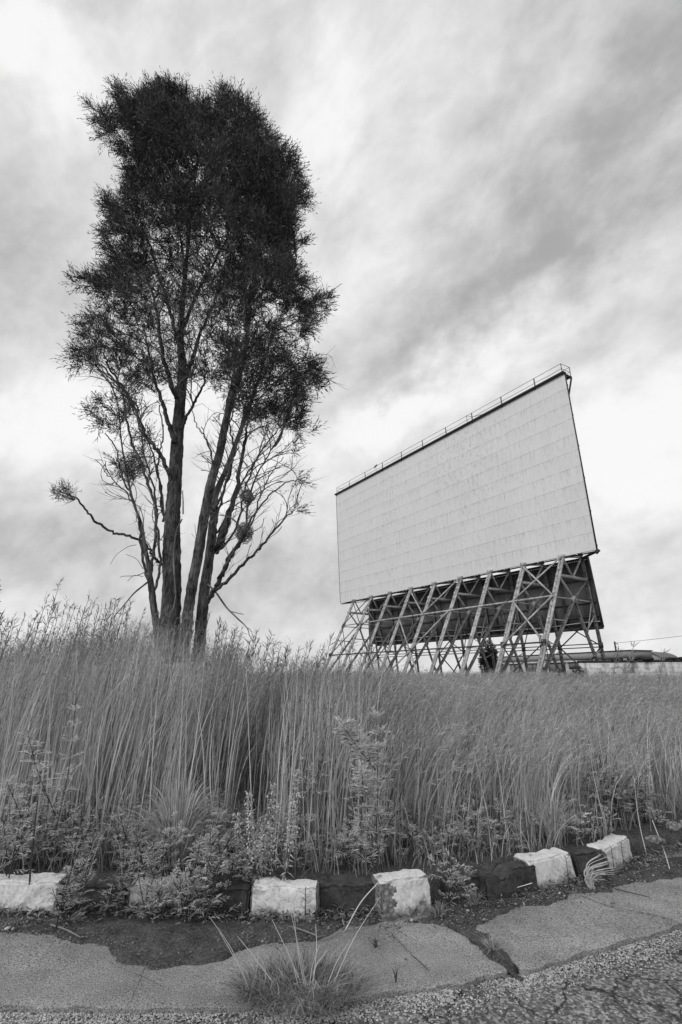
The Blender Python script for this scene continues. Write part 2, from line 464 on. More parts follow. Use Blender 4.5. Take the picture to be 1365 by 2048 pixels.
# value noise in 2-D/3-D for placement
_perm = rng.random((64, 64, 64))
def vnoise(P, s=1.0):
    P = np.asarray(P, float)*s+100.0
    i = np.floor(P).astype(int); f = P-i; f = f*f*(3-2*f)
    r = 0
    for dx in (0, 1):
        for dy in (0, 1):
            for dz in (0, 1):
                w = (f[..., 0] if dx else 1-f[..., 0])*(f[..., 1] if dy else 1-f[..., 1])*(f[..., 2] if dz else 1-f[..., 2])
                r = r+w*_perm[(i[..., 0]+dx) % 64, (i[..., 1]+dy) % 64, (i[..., 2]+dz) % 64]
    return r
def fbm(P, s=1.0, o=4):
    r = 0; a = 0.5; tot = 0
    for k in range(o): r = r+a*vnoise(P, s*2**k); tot += a; a *= 0.5
    return r/tot
def in_poly(P, poly):
    P = np.atleast_2d(P); poly = np.asarray(poly, float); x, y = P[:, 0], P[:, 1]
    c = np.zeros(len(P), bool); j = len(poly)-1
    for i in range(len(poly)):
        xi, yi = poly[i]; xj, yj = poly[j]
        m = ((yi > y) != (yj > y)) & (x < (xj-xi)*(y-yi)/(yj-yi+1e-12)+xi); c ^= m; j = i
    return c
def edge_dist(P, poly):
    P = np.atleast_2d(P); poly = np.asarray(poly, float); best = np.full(len(P), 1e9)
    for i in range(len(poly)):
        a = poly[i]; b = poly[(i+1) % len(poly)]; ab = b-a
        t = np.clip(((P-a)@ab)/(ab@ab), 0, 1)
        best = np.minimum(best, np.linalg.norm(P-(a+t[:, None]*ab), axis=1))
    return best

# ---------------------------------------------------------------- ground, road, gutter
KX = np.array([-60, -2.1, -0.97, -0.55, -0.14, 0.24, 0.64, 1.05, 1.36, 1.67, 2.06, 2.30, 2.87, 4.0, 8.0, 60.0])
KY = np.array([3.70, 3.69, 3.70, 3.68, 3.66, 3.70, 3.84, 3.96, 4.07, 4.21, 4.45, 4.63, 4.96, 5.8, 9.2, 62.0])
def kerb_y(x): return np.interp(x, KX, KY)
EX = np.array([-60, -1.52, -0.56, -0.07, 0.35, 0.88, 1.40, 2.03, 3.2, 8.0, 60.0])
EY = np.array([2.84, 2.84, 2.84, 2.88, 2.98, 3.13, 3.35, 3.64, 4.4, 8.2, 61.0])
def edge_y(x): return np.interp(x, EX, EY)
def ground_z(x, y):
    t = np.asarray(y)-kerb_y(x)
    z = np.interp(t, [0.0, 0.05, 0.2, 1.0, 4.0, 15.0, 60.0, 500.0], [-0.06, 0.02, 0.15, 0.19, 0.22, 0.25, 0.25, 0.25])
    return z

def grid_sheet(mb, xs, ts, fy, fz):
    X, T = np.meshgrid(xs, ts); Y = fy(X, T); Z = fz(X, Y, T)
    V = np.stack([X, Y, Z], -1).reshape(-1, 3)
    n, m = X.shape
    i = np.arange(n-1)[:, None]*m; j = np.arange(m-1)[None]
    mb.add(V, np.stack([i+j, i+j+1, i+m+j+1, i+m+j], -1).reshape(-1, 4))
def wide(a, b, n): return np.linspace(a, b, n)
xs_far = np.concatenate([[-900, -300, -120, -60, -30, -15], wide(-8, 8, 81), [12, 18, 30, 60, 120, 300, 900]])
mb = MB()
grid_sheet(mb, xs_far, np.array([-40, -6, -1.5, 0, 0.05, 0.12, 0.2, 0.5, 1, 2, 4, 8, 15, 30, 60, 120, 300, 900.]),
           lambda X, T: kerb_y(np.clip(X, -60, 60))+T,
           lambda X, Y, T: np.interp(T, [-40, -0.01, 0, 0.05, 0.2, 1.0, 4.0, 15.0, 900], [-0.12, -0.12, -0.06, 0.02, 0.15, 0.19, 0.22, 0.25, 0.25])+(fbm(np.stack([X, Y, X*0], -1), 2.0)-0.5)*0.04)
tag(mb.build('ground', M['soil']), kind='structure')

mb = MB()   # road runs along the gutter edge toward and behind the camera
xr = np.concatenate([[-60, -20, -8], wide(-4, 4, 161), [6, 8, 12, 20, 40, 60]])
grid_sheet(mb, xr, np.concatenate([[-30, -15, -8, -4], wide(-2, 0.06, 60)]),
           lambda X, T: edge_y(X)+T,
           lambda X, Y, T: -0.030+(fbm(np.stack([X, Y, X*0], -1), 3.0)-0.5)*0.016+(fbm(np.stack([X, Y, X*0], -1), 22.0)-0.5)*0.008)
tag(mb.build('road', M['asphalt']), kind='structure')

# gutter of cast concrete slabs, with a broken joint
def joint_x(y, off): return np.interp(y, [3.0, 3.13, 3.35, 3.55, 3.75, 4.2], [0.93, 0.87, 0.80, 0.70, 0.62, 0.55])+off+0.012*np.sin(y*40)
def slab(name, x0f, x1f, zoff, tilt=0.0):
    mb = MB(); n, m = 240, 30
    S = np.linspace(0, 1, n); T = np.linspace(0, 1, m)
    top = []
    for t in T:
        # approximate edges by iterating on y
        row = []
        for s in S:
            y = 3.4
            for _ in range(4):
                xa, xb = x0f(y), x1f(y); x = xa+(xb-xa)*s
                e = edge_y(x)+(vnoise([x*7, 1, 0])-.5)*0.035+(vnoise([x*23, 3, 0])-.5)*0.022+(vnoise([x*61, 5, 0])-.5)*0.012; k = kerb_y(x)+0.06
                y = e+(k-e)*t
            z = zoff+(fbm(np.array([x, y, 5.]), 2.5)-0.5)*0.012+tilt*(s-.5)
            if t == 0 or s in (0, 1): z -= 0.008
            row.append((x, y, z))
        top.append(row)
    V = np.array(top).reshape(-1, 3); W = V.copy(); W[:, 2] = -0.09
    i = np.arange(m-1)[:, None]*n; j = np.arange(n-1)[None]
    mb.add(V, np.stack([i+j, i+j+1, i+n+j+1, i+n+j], -1).reshape(-1, 4))
    base = MB()
    for idx in ([0*n+a for a in range(n)], [(m-1)*n+a for a in range(n)][::-1], [a*n for a in range(m)][::-1], [a*n+n-1 for a in range(m)]):
        A = V[idx]; B = W[idx]; k = len(idx)
        mb.add(np.vstack([A, B]), [[a, a+k, a+k+1, a+1] for a in range(k-1)])
    return tag(mb.build(name, M['concrete']), kind='structure')
slab('pavement', lambda y: -6.0, lambda y: joint_x(y, -0.035), 0.0)
slab('pavement', lambda y: joint_x(y, 0.03), lambda y: 7.0, 0.004)
# cracks: thin dark fissure strips sunk in the slab read as grooves of soil
def crack(pts, w=0.006):
    P = smooth_path(pts, 8); P = P+np.stack([rng.normal(0, .004, len(P)), rng.normal(0, .004, len(P)), np.zeros(len(P))], 1)
    d = np.gradient(P, axis=0); s = np.stack([-d[:, 1], d[:, 0], d[:, 2]*0], 1); s /= np.linalg.norm(s, axis=1, keepdims=True)
    ww = w*(0.4+rng.random(len(P)))[:, None]
    V = np.vstack([P-s*ww/2, P+s*ww/2]); n = len(P)
    return V, [[a, a+1, a+n+1, a+n] for a in range(n-1)]
mb = MB()
for pp, w in [([(765, 1850), (800, 1885), (860, 1945)], 0.005), ([(1160, 1790), (1230, 1815), (1290, 1825), (1345, 1840)], 0.007),
              ([(290, 1935), (280, 1960), (262, 2005)], 0.004), ([(220, 1925), (330, 1975)], 0.002)]:
    V, q = crack([gnd(a, b, 0.013) for a, b in pp], w); mb.add(V, q)
tag(mb.build('pavement_crack', M['soil']), kind='structure')

# dirt washed over the gutter
def patch(name, poly_px, z0=0.006, thick=0.03, mat='soil', seed=0):
    P = np.array([gnd(a, b)[:2] for a, b in poly_px]); P = smooth_path(np.vstack([P, P[:1]]), 10)[:-1]
    lo, hi = P.min(0)-.03, P.max(0)+.03
    step = 0.012
    xs = np.arange(lo[0], hi[0], step); ys = np.arange(lo[1], hi[1], step)
    X, Y = np.meshgrid(xs, ys); G = np.stack([X.ravel(), Y.ravel()], 1)
    G3 = np.column_stack([G, np.full(len(G), seed)])
    sd_ = np.where(in_poly(G, P), 1, -1)*edge_dist(G, P)+(fbm(G3@np.array([[.8, .6, 0], [-.6, .8, 0], [0, 0, 1]]), 5.3, 6)-0.5)*0.20
    Z = z0+np.clip(sd_, -0.02, 0.25)*thick/0.25+(fbm(G3, 30.0)-0.5)*0.012*np.clip(sd_/0.05, 0, 1)
    Z = np.where(sd_ < 0, -0.02, np.maximum(Z, 0.012)+0.002)
    n, m = X.shape
    i = np.arange(n-1)[:, None]*m; j = np.arange(m-1)[None]
    q = np.stack([i+j, i+j+1, i+m+j+1, i+m+j], -1).reshape(-1, 4)
    keep = (sd_[q] > -0.004).any(1); q = q[keep]
    u, inv = np.unique(q, return_inverse=True)
    mb = MB(); mb.add(np.column_stack([G, Z])[u], inv.reshape(-1, 4))
    return tag(mb.build(name, M[mat], smooth=True), kind='structure')
patch('dirt', [(-60, 1862), (60, 1868), (160, 1885), (260, 1918), (370, 1938), (440, 1925), (480, 1900), (570, 1890), (650, 1870),
               (700, 1855), (760, 1852), (760, 1835), (600, 1835), (300, 1825), (-60, 1825)], seed=1)
patch('dirt', [(795, 1846), (870, 1852), (925, 1866), (975, 1912), (1025, 1945), (1045, 1945), (1005, 1905), (962, 1868), (960, 1850), (1010, 1828), (1100, 1805),
               (1200, 1782), (1300, 1765), (1400, 1748), (1400, 1715), (1235, 1735), (1085, 1775), (990, 1795), (880, 1800), (850, 1835)], seed=2, thick=0.02)

# ---------------------------------------------------------------- kerb blocks
def kerb_block(a_px, b_px, h, label, white=True, group=None, depth=0.17, lean=0.02, shear=0.0, broken=None, hb=None, notch=None, topslope=0.0, front_mat=None, seed=0):
    """a_px / b_px: foot of the front face at its left and right end"""
    h *= .84; depth *= .72
    A, B = gnd(*a_px), gnd(*b_px); ex = B-A; L = np.linalg.norm(ex); ex /= L
    ey = np.array([-ex[1], ex[0], 0]); hb = h if hb is None else hb
    org = (A+B)/2
    nx, ny, nz = max(12, int(L/0.011)), 15, 20
    mb = MB(); idx = {}; V = []
    r_ = np.random.default_rng(seed+50)
    def P(i, j, k):
        s, t, u = i/nx, j/ny, k/nz
        hh = h+(hb-h)*s
        x = (s-.5)*L; z = -0.06+(hh+0.06)*u; y = depth*t+lean*u
        # round the arrises
        rr = 0.008
        if t < 0.15: z -= (0.15-t)/0.15*rr*u**6
        x += shear*u*(s-.5)*2 if not isinstance(shear, tuple) else (shear[0]*(1-s)+shear[1]*s)*u
        z += topslope*t*u
        if notch:
            c, w, dpt = notch
            z -= dpt*math.exp(-((s-c)/w)**2)*u*u
        p = np.array([x, y, z]); q = p+seed*3.1
        n = np.array([vnoise(q, 24)-.5, vnoise(q+9, 24)-.5, vnoise(q+17, 24)-.5])*0.012+np.array([vnoise(q, 8)-.5, vnoise(q+5, 8)-.5, vnoise(q+7, 8)-.5])*0.011+np.array([vnoise(q, 55)-.5, vnoise(q+3, 55)-.5, vnoise(q+4, 55)-.5])*0.006
        edge = (s in (0, 1))+(t in (0, 1))+(u == 1)
        if edge >= 2: p = p+np.array([(0.5-s)*0.022, (0.5-t)*0.022, -0.010])*(0.4+1.2*vnoise(q, 18))
        return p+n*(0.4 if k == 0 else 1)
    def vid(i, j, k):
        if (i, j, k) not in idx:
            idx[(i, j, k)] = len(V); V.append(P(i, j, k))
        return idx[(i, j, k)]
    Q = []; mats = []
    def face(f, m=0): Q.append([vid(*c) for c in f]); mats.append(m)
    for i in range(nx):
        for k in range(nz):
            face([(i, 0, k), (i+1, 0, k), (i+1, 0, k+1), (i, 0, k+1)], 1 if (broken and (i+0.5)/nx < broken+0.05*math.sin(k*1.3) and k > 0) else 0)
            face([(i+1, ny, k), (i, ny, k), (i, ny, k+1), (i+1, ny, k+1)])
        for j in range(ny): face([(i, j, nz), (i+1, j, nz), (i+1, j+1, nz), (i, j+1, nz)])
    for j in range(ny):
        for k in range(nz):
            face([(0, j+1, k), (0, j, k), (0, j, k+1), (0, j+1, k+1)], 1)
            face([(nx, j, k), (nx, j+1, k), (nx, j+1, k+1), (nx, j, k+1)], 1)
    V = np.array(V); R = np.stack([ex, ey, [0, 0, 1]], 1)
    mb.add(V@R.T, Q)
    o = mb.build('kerb_block', [M['white_stone'] if white else M['dark_stone'], M['broken_stone'] if white else M['dark_stone']])
    o.location = tuple(org)
    o.data.polygons.foreach_set('material_index', mats)
    o.data.polygons.foreach_set('use_smooth', [True]*len(mats)); o.data.set_sharp_from_angle(angle=math.radians(62))
    tag(o, label, 'kerb block', group or 'painted kerb blocks along the gutter')
kerb_block((-75, 1838), (104, 1838), 0.22, 'whitewashed kerb block cut by the left edge of the photo', seed=1, depth=0.2)
kerb_block((106, 1834), (246, 1834), 0.185, 'black kerb block behind feathery weeds, between the cut-off white block and the next white one', False, seed=2)
kerb_block((249, 1834), (366, 1833), 0.19, 'whitewashed kerb block half hidden by leafy weeds left of the seed-head weed', seed=3)
kerb_block((370, 1836), (496, 1842), 0.185, 'black kerb block in the weeds just left of the seed-head weed', False, seed=4)
kerb_block((499, 1843), (634, 1848), 0.215, 'whitewashed kerb block directly behind the tall pale seed-head weed', seed=5, lean=0.015)
kerb_block((637, 1836), (761, 1832), 0.195, 'plain black kerb block between two fully visible whitewashed blocks', False, seed=6)
kerb_block((766, 1846), (872, 1828), 0.235, 'whitewashed kerb block with a broken left edge, jutting out and turned', seed=7, broken=0.27, depth=0.2, shear=(-0.005, -0.02), lean=0.03)
kerb_block((885, 1806), (972, 1808), 0.17, 'short black kerb block behind weeds, right of the turned white block', False, seed=8)
kerb_block((976, 1812), (1082, 1788), 0.20, 'black kerb block with a chipped hollow in its face', False, seed=9, notch=(0.35, 0.12, 0.05))
kerb_block((1086, 1787), (1160, 1770), 0.225, 'whitewashed kerb block leaning left, second white one from the right', seed=10, shear=(-0.085, -0.01), lean=0.035, depth=0.2)
kerb_block((1170, 1770), (1224, 1757), 0.20, 'narrow black kerb block behind a bent grass tuft', False, seed=11, lean=0.05)
kerb_block((1232, 1752), (1272, 1728), 0.205, 'rounded whitewashed kerb block, the rightmost white one before the grass', seed=12, shear=(-0.065, 0.035), lean=0.03, depth=0.2)

# ---------------------------------------------------------------- drive-in screen
T0 = np.array([-0.519, 52.431, 20.0]); YAW = 1.0047974; LEAN = 0.048246
SD = np.array([math.cos(YAW), -math.sin(YAW), 0]); SN = np.array([-math.sin(YAW), -math.cos(YAW), 0])
W, H, S0, DS = 27.876, 11.63, 2.62, 2.8831
def sp3(s, u, z):       # along the screen, outward (toward the audience), height
    return np.array([T0[0]+SD[0]*s+SN[0]*u, T0[1]+SD[1]*s+SN[1]*u, z])
ORG = sp3(W/2, 0, 0)
rootR = np.stack([SD, -SN, [0, 0, 1]], 1)
scr = empty('drive_in_screen', ORG, 'huge white drive-in cinema screen on a row of slanting steel frames', 'cinema screen')
def L3(s, u, z): return sp3(s, u, z)-ORG
def fu(z): return -0.51+0.507*(8.43-z)
def ru(z): return -2.51-0.122*(8.63-z)
# face: separate object whose own axes are the face axes (x along width, z up the face)
mb = MB()
nxs, nzs = 56, 22
X, Z = np.meshgrid(np.linspace(0, W, nxs+1), np.linspace(0, H, nzs+1))
bow = -0.14*(1-((X/W-.5)*2)**2)*0.0
Vf = np.stack([X, bow, Z], -1).reshape(-1, 3)
i = np.arange(nzs)[:, None]*(nxs+1); j = np.arange(nxs)[None]
mb.add(Vf, np.stack([i+j, i+j+1, i+nxs+2+j, i+nxs+1+j], -1).reshape(-1, 4))
box(mb, (W/2, 0.083, H/2), W, 0.16, H)
face = mb.build('screen_face', M['screen'], scr)
up = np.array([0, 0, math.cos(LEAN)])+SN*math.sin(LEAN)
Rf = Matrix(np.stack([SD, np.cross(up, SD), up], 1).tolist()).to_4x4()
face.matrix_local = Matrix.Translation(Vector((sp3(0, 0, 20.0)-up*H-ORG).tolist())) @ Rf
def sf(s, v, off=0.0):  # point on the face: along, up, behind(+)
    return sp3(s, 0, 20.0)-up*(H-v)+np.cross(up, SD)*off-ORG
# coping, edge trims
mb = MB(); bar(mb, sf(-0.08, H+.06, 0.0), sf(W+.06, H+.06, 0.0), 0.34, 0.14); mb.build('coping', M['dark'], scr)
mb = MB(); bar(mb, sf(W+.03, -.05, .08), sf(W+.03, H, .08), 0.03, 0.10, up=SN); bar(mb, sf(-.03, 0, .08), sf(-.03, H, .08), 0.05, 0.19, up=SN)
bar(mb, sf(-.1, -.06, .2), sf(W+.1, -.06, .2), 0.08, 0.07); mb.build('edge_trim', M['steel_dark'], scr)
# catwalk and railing
mb = MB(); bar(mb, sf(0, H+.02, .62), sf(W, H+.02, .62), 0.55, 0.05); mb.build('catwalk', M['steel_dark'], scr)
sx = [0.15]+[S0+DS*i for i in range(9)]+[W-.1]
for s in sx:
    mb = MB()
    bar(mb, sf(s, H-.02, -.02), sf(s, H-.02, .95), 0.09, 0.09); bar(mb, sf(s, H, .95), sf(s, H-1.6, .20), 0.08, 0.08)
    mb.build('catwalk_bracket', M['steel_dark'], scr)
for row, off in (('front', 0.0), ('back', 0.93)):
    for k, s in enumerate(sx):
        mb = MB(); bar(mb, sf(s, H, off), sf(s, H+.80, off), 0.07 if 0 < k < 10 else 0.035)
        if row == 'front' or k in (0, 10): mb.build('railing_post', M['steel_mid' if 0 < k < 10 else 'steel_dark'], scr)
mb = MB()
for off in (0.0, 0.93):
    for h in (0.42, 0.79):
        pts = [sf(s, H+h+(0.02*math.sin(s*3) if h < .5 else 0), off) for s in np.linspace(.15, W-.1, 30)]
        tube(mb, pts, 0.017, 5)
for s in (0.15, W-.1):
    for h in (0.42, 0.79): tube(mb, [sf(s, H+h, 0), sf(s, H+h, .93)], 0.017, 5)
tube(mb, [sf(19.4, H+.0, 0), sf(19.4, H+.8, 0)], 0.02, 5)
tube(mb, [sf(19.45, H+.76, 0), sf(20.0, H+.45, 0.05), sf(20.8, H+.30, .1), sf(21.1, H+.12, .1)], 0.02, 5)
mb.build('railing', M['steel_mid'], scr)
mb = MB(); s = 7.35
tube(mb, [sf(s, H, 0), sf(s, H+.78, 0)], 0.014, 5)
for dx, dz, r in ((-.2, .70, .055), (-.08, .80, .085), (.05, .80, .09), (.2, .84, .06)):
    th = np.linspace(0, math.pi, 6)
    tube(mb, [sf(s+dx-.07, H+dz, 0), sf(s+dx, H+dz+.01, 0), sf(s+dx+.08, H+dz+.01, 0)], [r*.6, r, r*.5], 7)
mb.build('floodlight', M['dark'], scr)
# rear support of the face (hidden from the front, seen from the side)
for k in range(9):
    s = S0+DS*k; mb = MB()
    top = sf(s, H-.3, .3); bar(mb, L3(s, ru(8.63), 8.63), top, 0.16); bar(mb, sf(s, 0.1, .28), sf(s, H-.1, .28), 0.14)
    for v, z in ((2.4, 10.4), (5.0, 12.8), (7.6, 15.0)):
        tt = (z-8.63)/(19.6-8.63); b_ = L3(s, ru(8.63), 8.63)*(1-tt)+top*tt; bar(mb, sf(s, v, .28), b_, 0.07); bar(mb, sf(s, max(v-2.3, .1), .28), b_, 0.07)
    mb.build('back_truss', M['steel_mid'], scr)
mb = MB()
for v in np.arange(0.3, H, 1.057*2): bar(mb, sf(0, v, .21), sf(W, v, .21), 0.08, 0.10)
mb.build('girt', M['steel_mid'], scr)

def leg(mb, a, b, w=0.24, gap=0.07, t=0.09):
    """built-up leg: two channels side by side with batten plates"""
    a = np.asarray(a, float); b = np.asarray(b, float); d = b-a; Ln = np.linalg.norm(d); d /= Ln
    for s_ in (-1, 1): bar(mb, a+SD*s_*(w-t)/2, b+SD*s_*(w-t)/2, t, w*.85, up=SD if abs(d@SD) < .9 else (0, 0, 1))
    n = int(Ln/0.85)
    for k in range(n+1):
        c = a+d*(0.1+(Ln-.2)*k/n)
        bar(mb, c-d*.09, c+d*.09, w*.9, w*.88, up=SD)
TOPZ = 8.38
def pbar(name, a, b, w, h=None, up=(0, 0, 1), mat='steel_light'):
    m = MB(); bar(m, a, b, w, h, up); m.build(name, M[mat], scr)
def frame(k):
    s = S0+DS*k
    P = lambda u, z: L3(s, u, z)
    ft, rt = P(fu(8.38), 8.38), P(ru(8.6), 8.60)
    f2, r2 = P(fu(7.17), 7.17), P(ru(7.13), 7.13)
    Xn = P(-1.07, 5.79); ff, rf = P(fu(0.0), 0.0), P(ru(0), 0.0)
    fx, rx = P(fu(5.8), 5.8), P(ru(5.8), 5.76)
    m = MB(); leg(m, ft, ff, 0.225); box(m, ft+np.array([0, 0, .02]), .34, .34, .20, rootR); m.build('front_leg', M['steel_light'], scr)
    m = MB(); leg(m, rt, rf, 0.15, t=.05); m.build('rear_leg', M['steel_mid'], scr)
    pbar('top_strut', ft, rt, 0.13, 0.10, up=SD)
    m = MB(); tube(m, [f2, r2], 0.105, 8); m.build('tube_strut', M['steel_light'], scr)
    mid = (f2+r2)/2
    pbar('upper_diagonal', ft, mid, .075, .10, up=SD); pbar('upper_diagonal', rt, mid, .075, .10, up=SD)
    pbar('upper_diagonal', f2, Xn, .09, .11, up=SD)
    pbar('level_strut', fx, Xn, .07); pbar('level_strut', Xn, rx, .07)
    a, b = P(fu(4.48), 4.48), Xn+(ff-Xn)*((5.79-4.45)/5.79); pbar('lacing_strut', a, b, .07)
    a2, b2 = P(fu(3.1), 3.1), P(ru(3.1), 3.1); pbar('lacing_strut', a2, Xn+(ff-Xn)*((5.79-3.1)/5.79), .05)
    pbar('lacing_strut', P(ru(4.9), 4.9), Xn+(rf-Xn)*.33, .06); pbar('lacing_strut', P(ru(2.9), 2.9), Xn+(rf-Xn)*.55, .05)
    c = Xn+(rf-Xn)*.36; pbar('lacing_strut', P(ru(5.7), 5.7), c, .05)
    m = MB(); leg(m, r2+(Xn-r2)*.0, Xn, 0.13, t=.045); leg(m, Xn, ff+np.array([0, 0, .05]), 0.17, t=.055)
    leg(m, Xn, rf+SN*.1, 0.14, t=.05); m.build('inner_leg', M['steel_mid'], scr)
    ang = np.linspace(0, 2*math.pi, 12, endpoint=False)
    for c, r in ((Xn, .21), (f2, .16), (r2, .13), (fx, .13)):
        m = MB()
        V = [c+SD*sgn*.09+(-SN*math.cos(a_)+np.array([0, 0, 1])*math.sin(a_))*r for sgn in (-1, 1) for a_ in ang]
        m.add(V, [[a_, (a_+1) % 12, 12+(a_+1) % 12, 12+a_] for a_ in range(12)], polys=[list(range(12))[::-1], list(range(12, 24))])
        m.build('gusset_plate', M['steel_light'], scr)
    # struts from rear node up to the face
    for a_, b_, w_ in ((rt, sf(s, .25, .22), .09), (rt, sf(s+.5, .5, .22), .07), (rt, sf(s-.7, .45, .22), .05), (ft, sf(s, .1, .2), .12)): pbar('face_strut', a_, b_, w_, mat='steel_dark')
for k in range(9): frame(k)
def fp(k, z, off=0.0): return L3(S0+DS*k, fu(z)+off, z)
def rp(k, z, off=0.0): return L3(S0+DS*k, ru(z)+off, z)
pbar('front_brace', fp(1, 5.86, .14), fp(8, 5.86, .14), .10, .10)
for a, b in (((3, 8.3), (4, 5.9)), ((5, 8.3), (4, 5.9)), ((3, 5.85), (4, 3.1)), ((5, 5.85), (4, 3.1)), ((7, 8.3), (8, 5.9)), ((8, 8.3), (7, 5.9)),
             ((7, 5.85), (8, 3.2)), ((8, 5.85), (7, 3.1)), ((4, 3.1), (3, 0.4)), ((4, 3.1), (5, .4))):
    pbar('front_brace', fp(*a, .17), fp(*b, .17), .085, .085)
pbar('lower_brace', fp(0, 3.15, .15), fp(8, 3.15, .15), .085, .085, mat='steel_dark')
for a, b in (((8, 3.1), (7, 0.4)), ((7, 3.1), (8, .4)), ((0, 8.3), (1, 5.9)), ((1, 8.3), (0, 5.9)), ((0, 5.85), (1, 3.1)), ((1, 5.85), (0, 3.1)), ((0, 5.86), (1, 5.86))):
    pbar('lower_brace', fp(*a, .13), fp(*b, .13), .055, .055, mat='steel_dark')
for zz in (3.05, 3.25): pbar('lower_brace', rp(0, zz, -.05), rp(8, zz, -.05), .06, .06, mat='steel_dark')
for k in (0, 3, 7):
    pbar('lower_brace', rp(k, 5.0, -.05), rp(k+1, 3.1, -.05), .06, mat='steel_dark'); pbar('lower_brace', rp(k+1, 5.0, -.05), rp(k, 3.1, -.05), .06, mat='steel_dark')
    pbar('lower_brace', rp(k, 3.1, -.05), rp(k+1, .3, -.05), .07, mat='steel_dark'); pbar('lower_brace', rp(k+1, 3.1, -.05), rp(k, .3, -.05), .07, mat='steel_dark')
for k in range(9):
    a, b = L3(S0+DS*k, -1.07, 5.79), L3(S0+DS*min(k+1, 8), -1.07, 5.79)
    if k in (1, 4, 6): pbar('lower_brace', a, L3(S0+DS*(k+1), ru(3.1), 3.1), .05, mat='steel_dark'); pbar('lower_brace', b, L3(S0+DS*k, ru(3.1), 3.1), .05, mat='steel_dark')
for k in range(9):
    m = MB(); c = rp(k, 3.15, -.02); box(m, c, .26, .10, .32, rootR)
    m.build('gusset_plate', M['steel_dark'], scr)
    if k in (0, 4, 7, 8): m = MB(); box(m, fp(k, 3.15, .1), .3, .10, .34, rootR); m.build('gusset_plate', M['steel_dark'], scr)
mb = MB(); bar(mb, rp(8, 8.5), sf(W-.02, -.03, .25), .12); bar(mb, fp(0, 8.38), sf(.05, -.06, .22), .05); bar(mb, rp(0, 8.5), sf(.05, -.06, .25), .05)
bar(mb, sf(W-.1, -.18, .1), sf(W+.12, -.02, .1), .14); mb.build('corner_strut', M['steel_dark'], scr)
# corrugated skirt behind the rear legs
mb = MB()
sA, sB = 2.35, 26.0
n = int((sB-sA)/0.038)
ss = np.linspace(sA, sB, n+1); wave = 0.028*np.sin(ss*2*math.pi/0.152)
rows = []
for z in (8.42, 7.1, 5.7, 4.28):
    rows.append([L3(a, ru(z)-.17+w_, z-(0.0 if z < 8 else 0.0)) for a, w_ in zip(ss, wave)])
V = np.array(rows).reshape(-1, 3); m_ = n+1
i = np.arange(3)[:, None]*m_; j = np.arange(n)[None]
mb.add(V, np.stack([i+j, i+j+1, i+m_+j+1, i+m_+j], -1).reshape(-1, 4))
sk = mb.build('corrugated_skirt', M['tin'], scr)
md = sk.modifiers.new('thickness', 'SOLIDIFY'); md.thickness = 0.006
mb = MB()
for z in (7.2, 5.75, 4.9): bar(mb, L3(sA, ru(z)-.10, z), L3(sB, ru(z)-.10, z), .06, .09)
for k in range(8): bar(mb, L3(S0+DS*k+.9, ru(8.4)-.10, 8.4), L3(S0+DS*k+.9, ru(4.3)-.10, 4.3), .16, .05, up=SN)
bar(mb, L3(sA, ru(8.5)-.12, 8.5), L3(sB, ru(8.5)-.12, 8.5), .16, .14)
bar(mb, L3(sB+.03, ru(8.5)-.12, 8.55), L3(sB+.03, ru(4.2)-.12, 4.2), .06, .16, up=SN)
bar(mb, L3(sA, ru(4.22)-.16, 4.2), L3(sB, ru(4.22)-.16, 4.2), .10, .18)
mb.build('skirt_rail', M['steel_dark'], scr)
mb = MB(); pts = [L3(a, ru(4.55)+.05, 4.50+.06*math.sin(a*.8)) for a in np.linspace(sA, sB, 40)]; tube(mb, pts, .035, 6); mb.build('skirt_pipe', M['steel_light'], scr)
mb = MB()   # lit strip at the skirt's far end, its brightness put in as pale sheet
V = [L3(2.38, ru(z)-.17+q*(.25+.55*math.sin((8.4-z)/4.1*1.5)), z) for z in np.linspace(8.3, 4.3, 14) for q in (0, 1)]
mb.add(V, [[2*a, 2*a+1, 2*a+3, 2*a+2] for a in range(13)]); rs = mb.build('lit_strip_sheet', M['steel_light'], scr)
md = rs.modifiers.new('thickness', 'SOLIDIFY'); md.thickness = 0.01
# access ladder hanging under the skirt
mb = MB(); s = S0+DS*7-.6
for o_ in (0, .45): bar(mb, L3(s+o_, -2.0, 5.2), L3(s+o_+.15, -1.9, 0.2), .045)
for z in np.arange(.5, 5.1, .34): bar(mb, L3(s+.03*(5-z), -1.97, z), L3(s+.45+.03*(5-z), -1.97, z), .03)
mb.build('ladder', M['steel_dark'], scr)


# ---------------------------------------------------------------- background
def to_cam_dist(px, d):          # ground position below this pixel column, at depth d near the horizon
    r = ray(px, 1350); return np.array([r[0]*d/r[1], d, 0])
# long low building behind the screen
def wall_box(mb, A, B, z0, z1, th):
    A = np.array(A[:2]); B = np.array(B[:2]); d = B-A; L = np.linalg.norm(d); d /= L; nrm = np.array([-d[1], d[0]])
    c = (A+B)/2+nrm*th/2; R = np.stack([[d[0], d[1], 0], [nrm[0], nrm[1], 0], [0, 0, 1]], 1)
    box(mb, (c[0], c[1], (z0+z1)/2), L, th, z1-z0, R)
    return R
def zat(px, py, d): return at(px, py, d)[2]
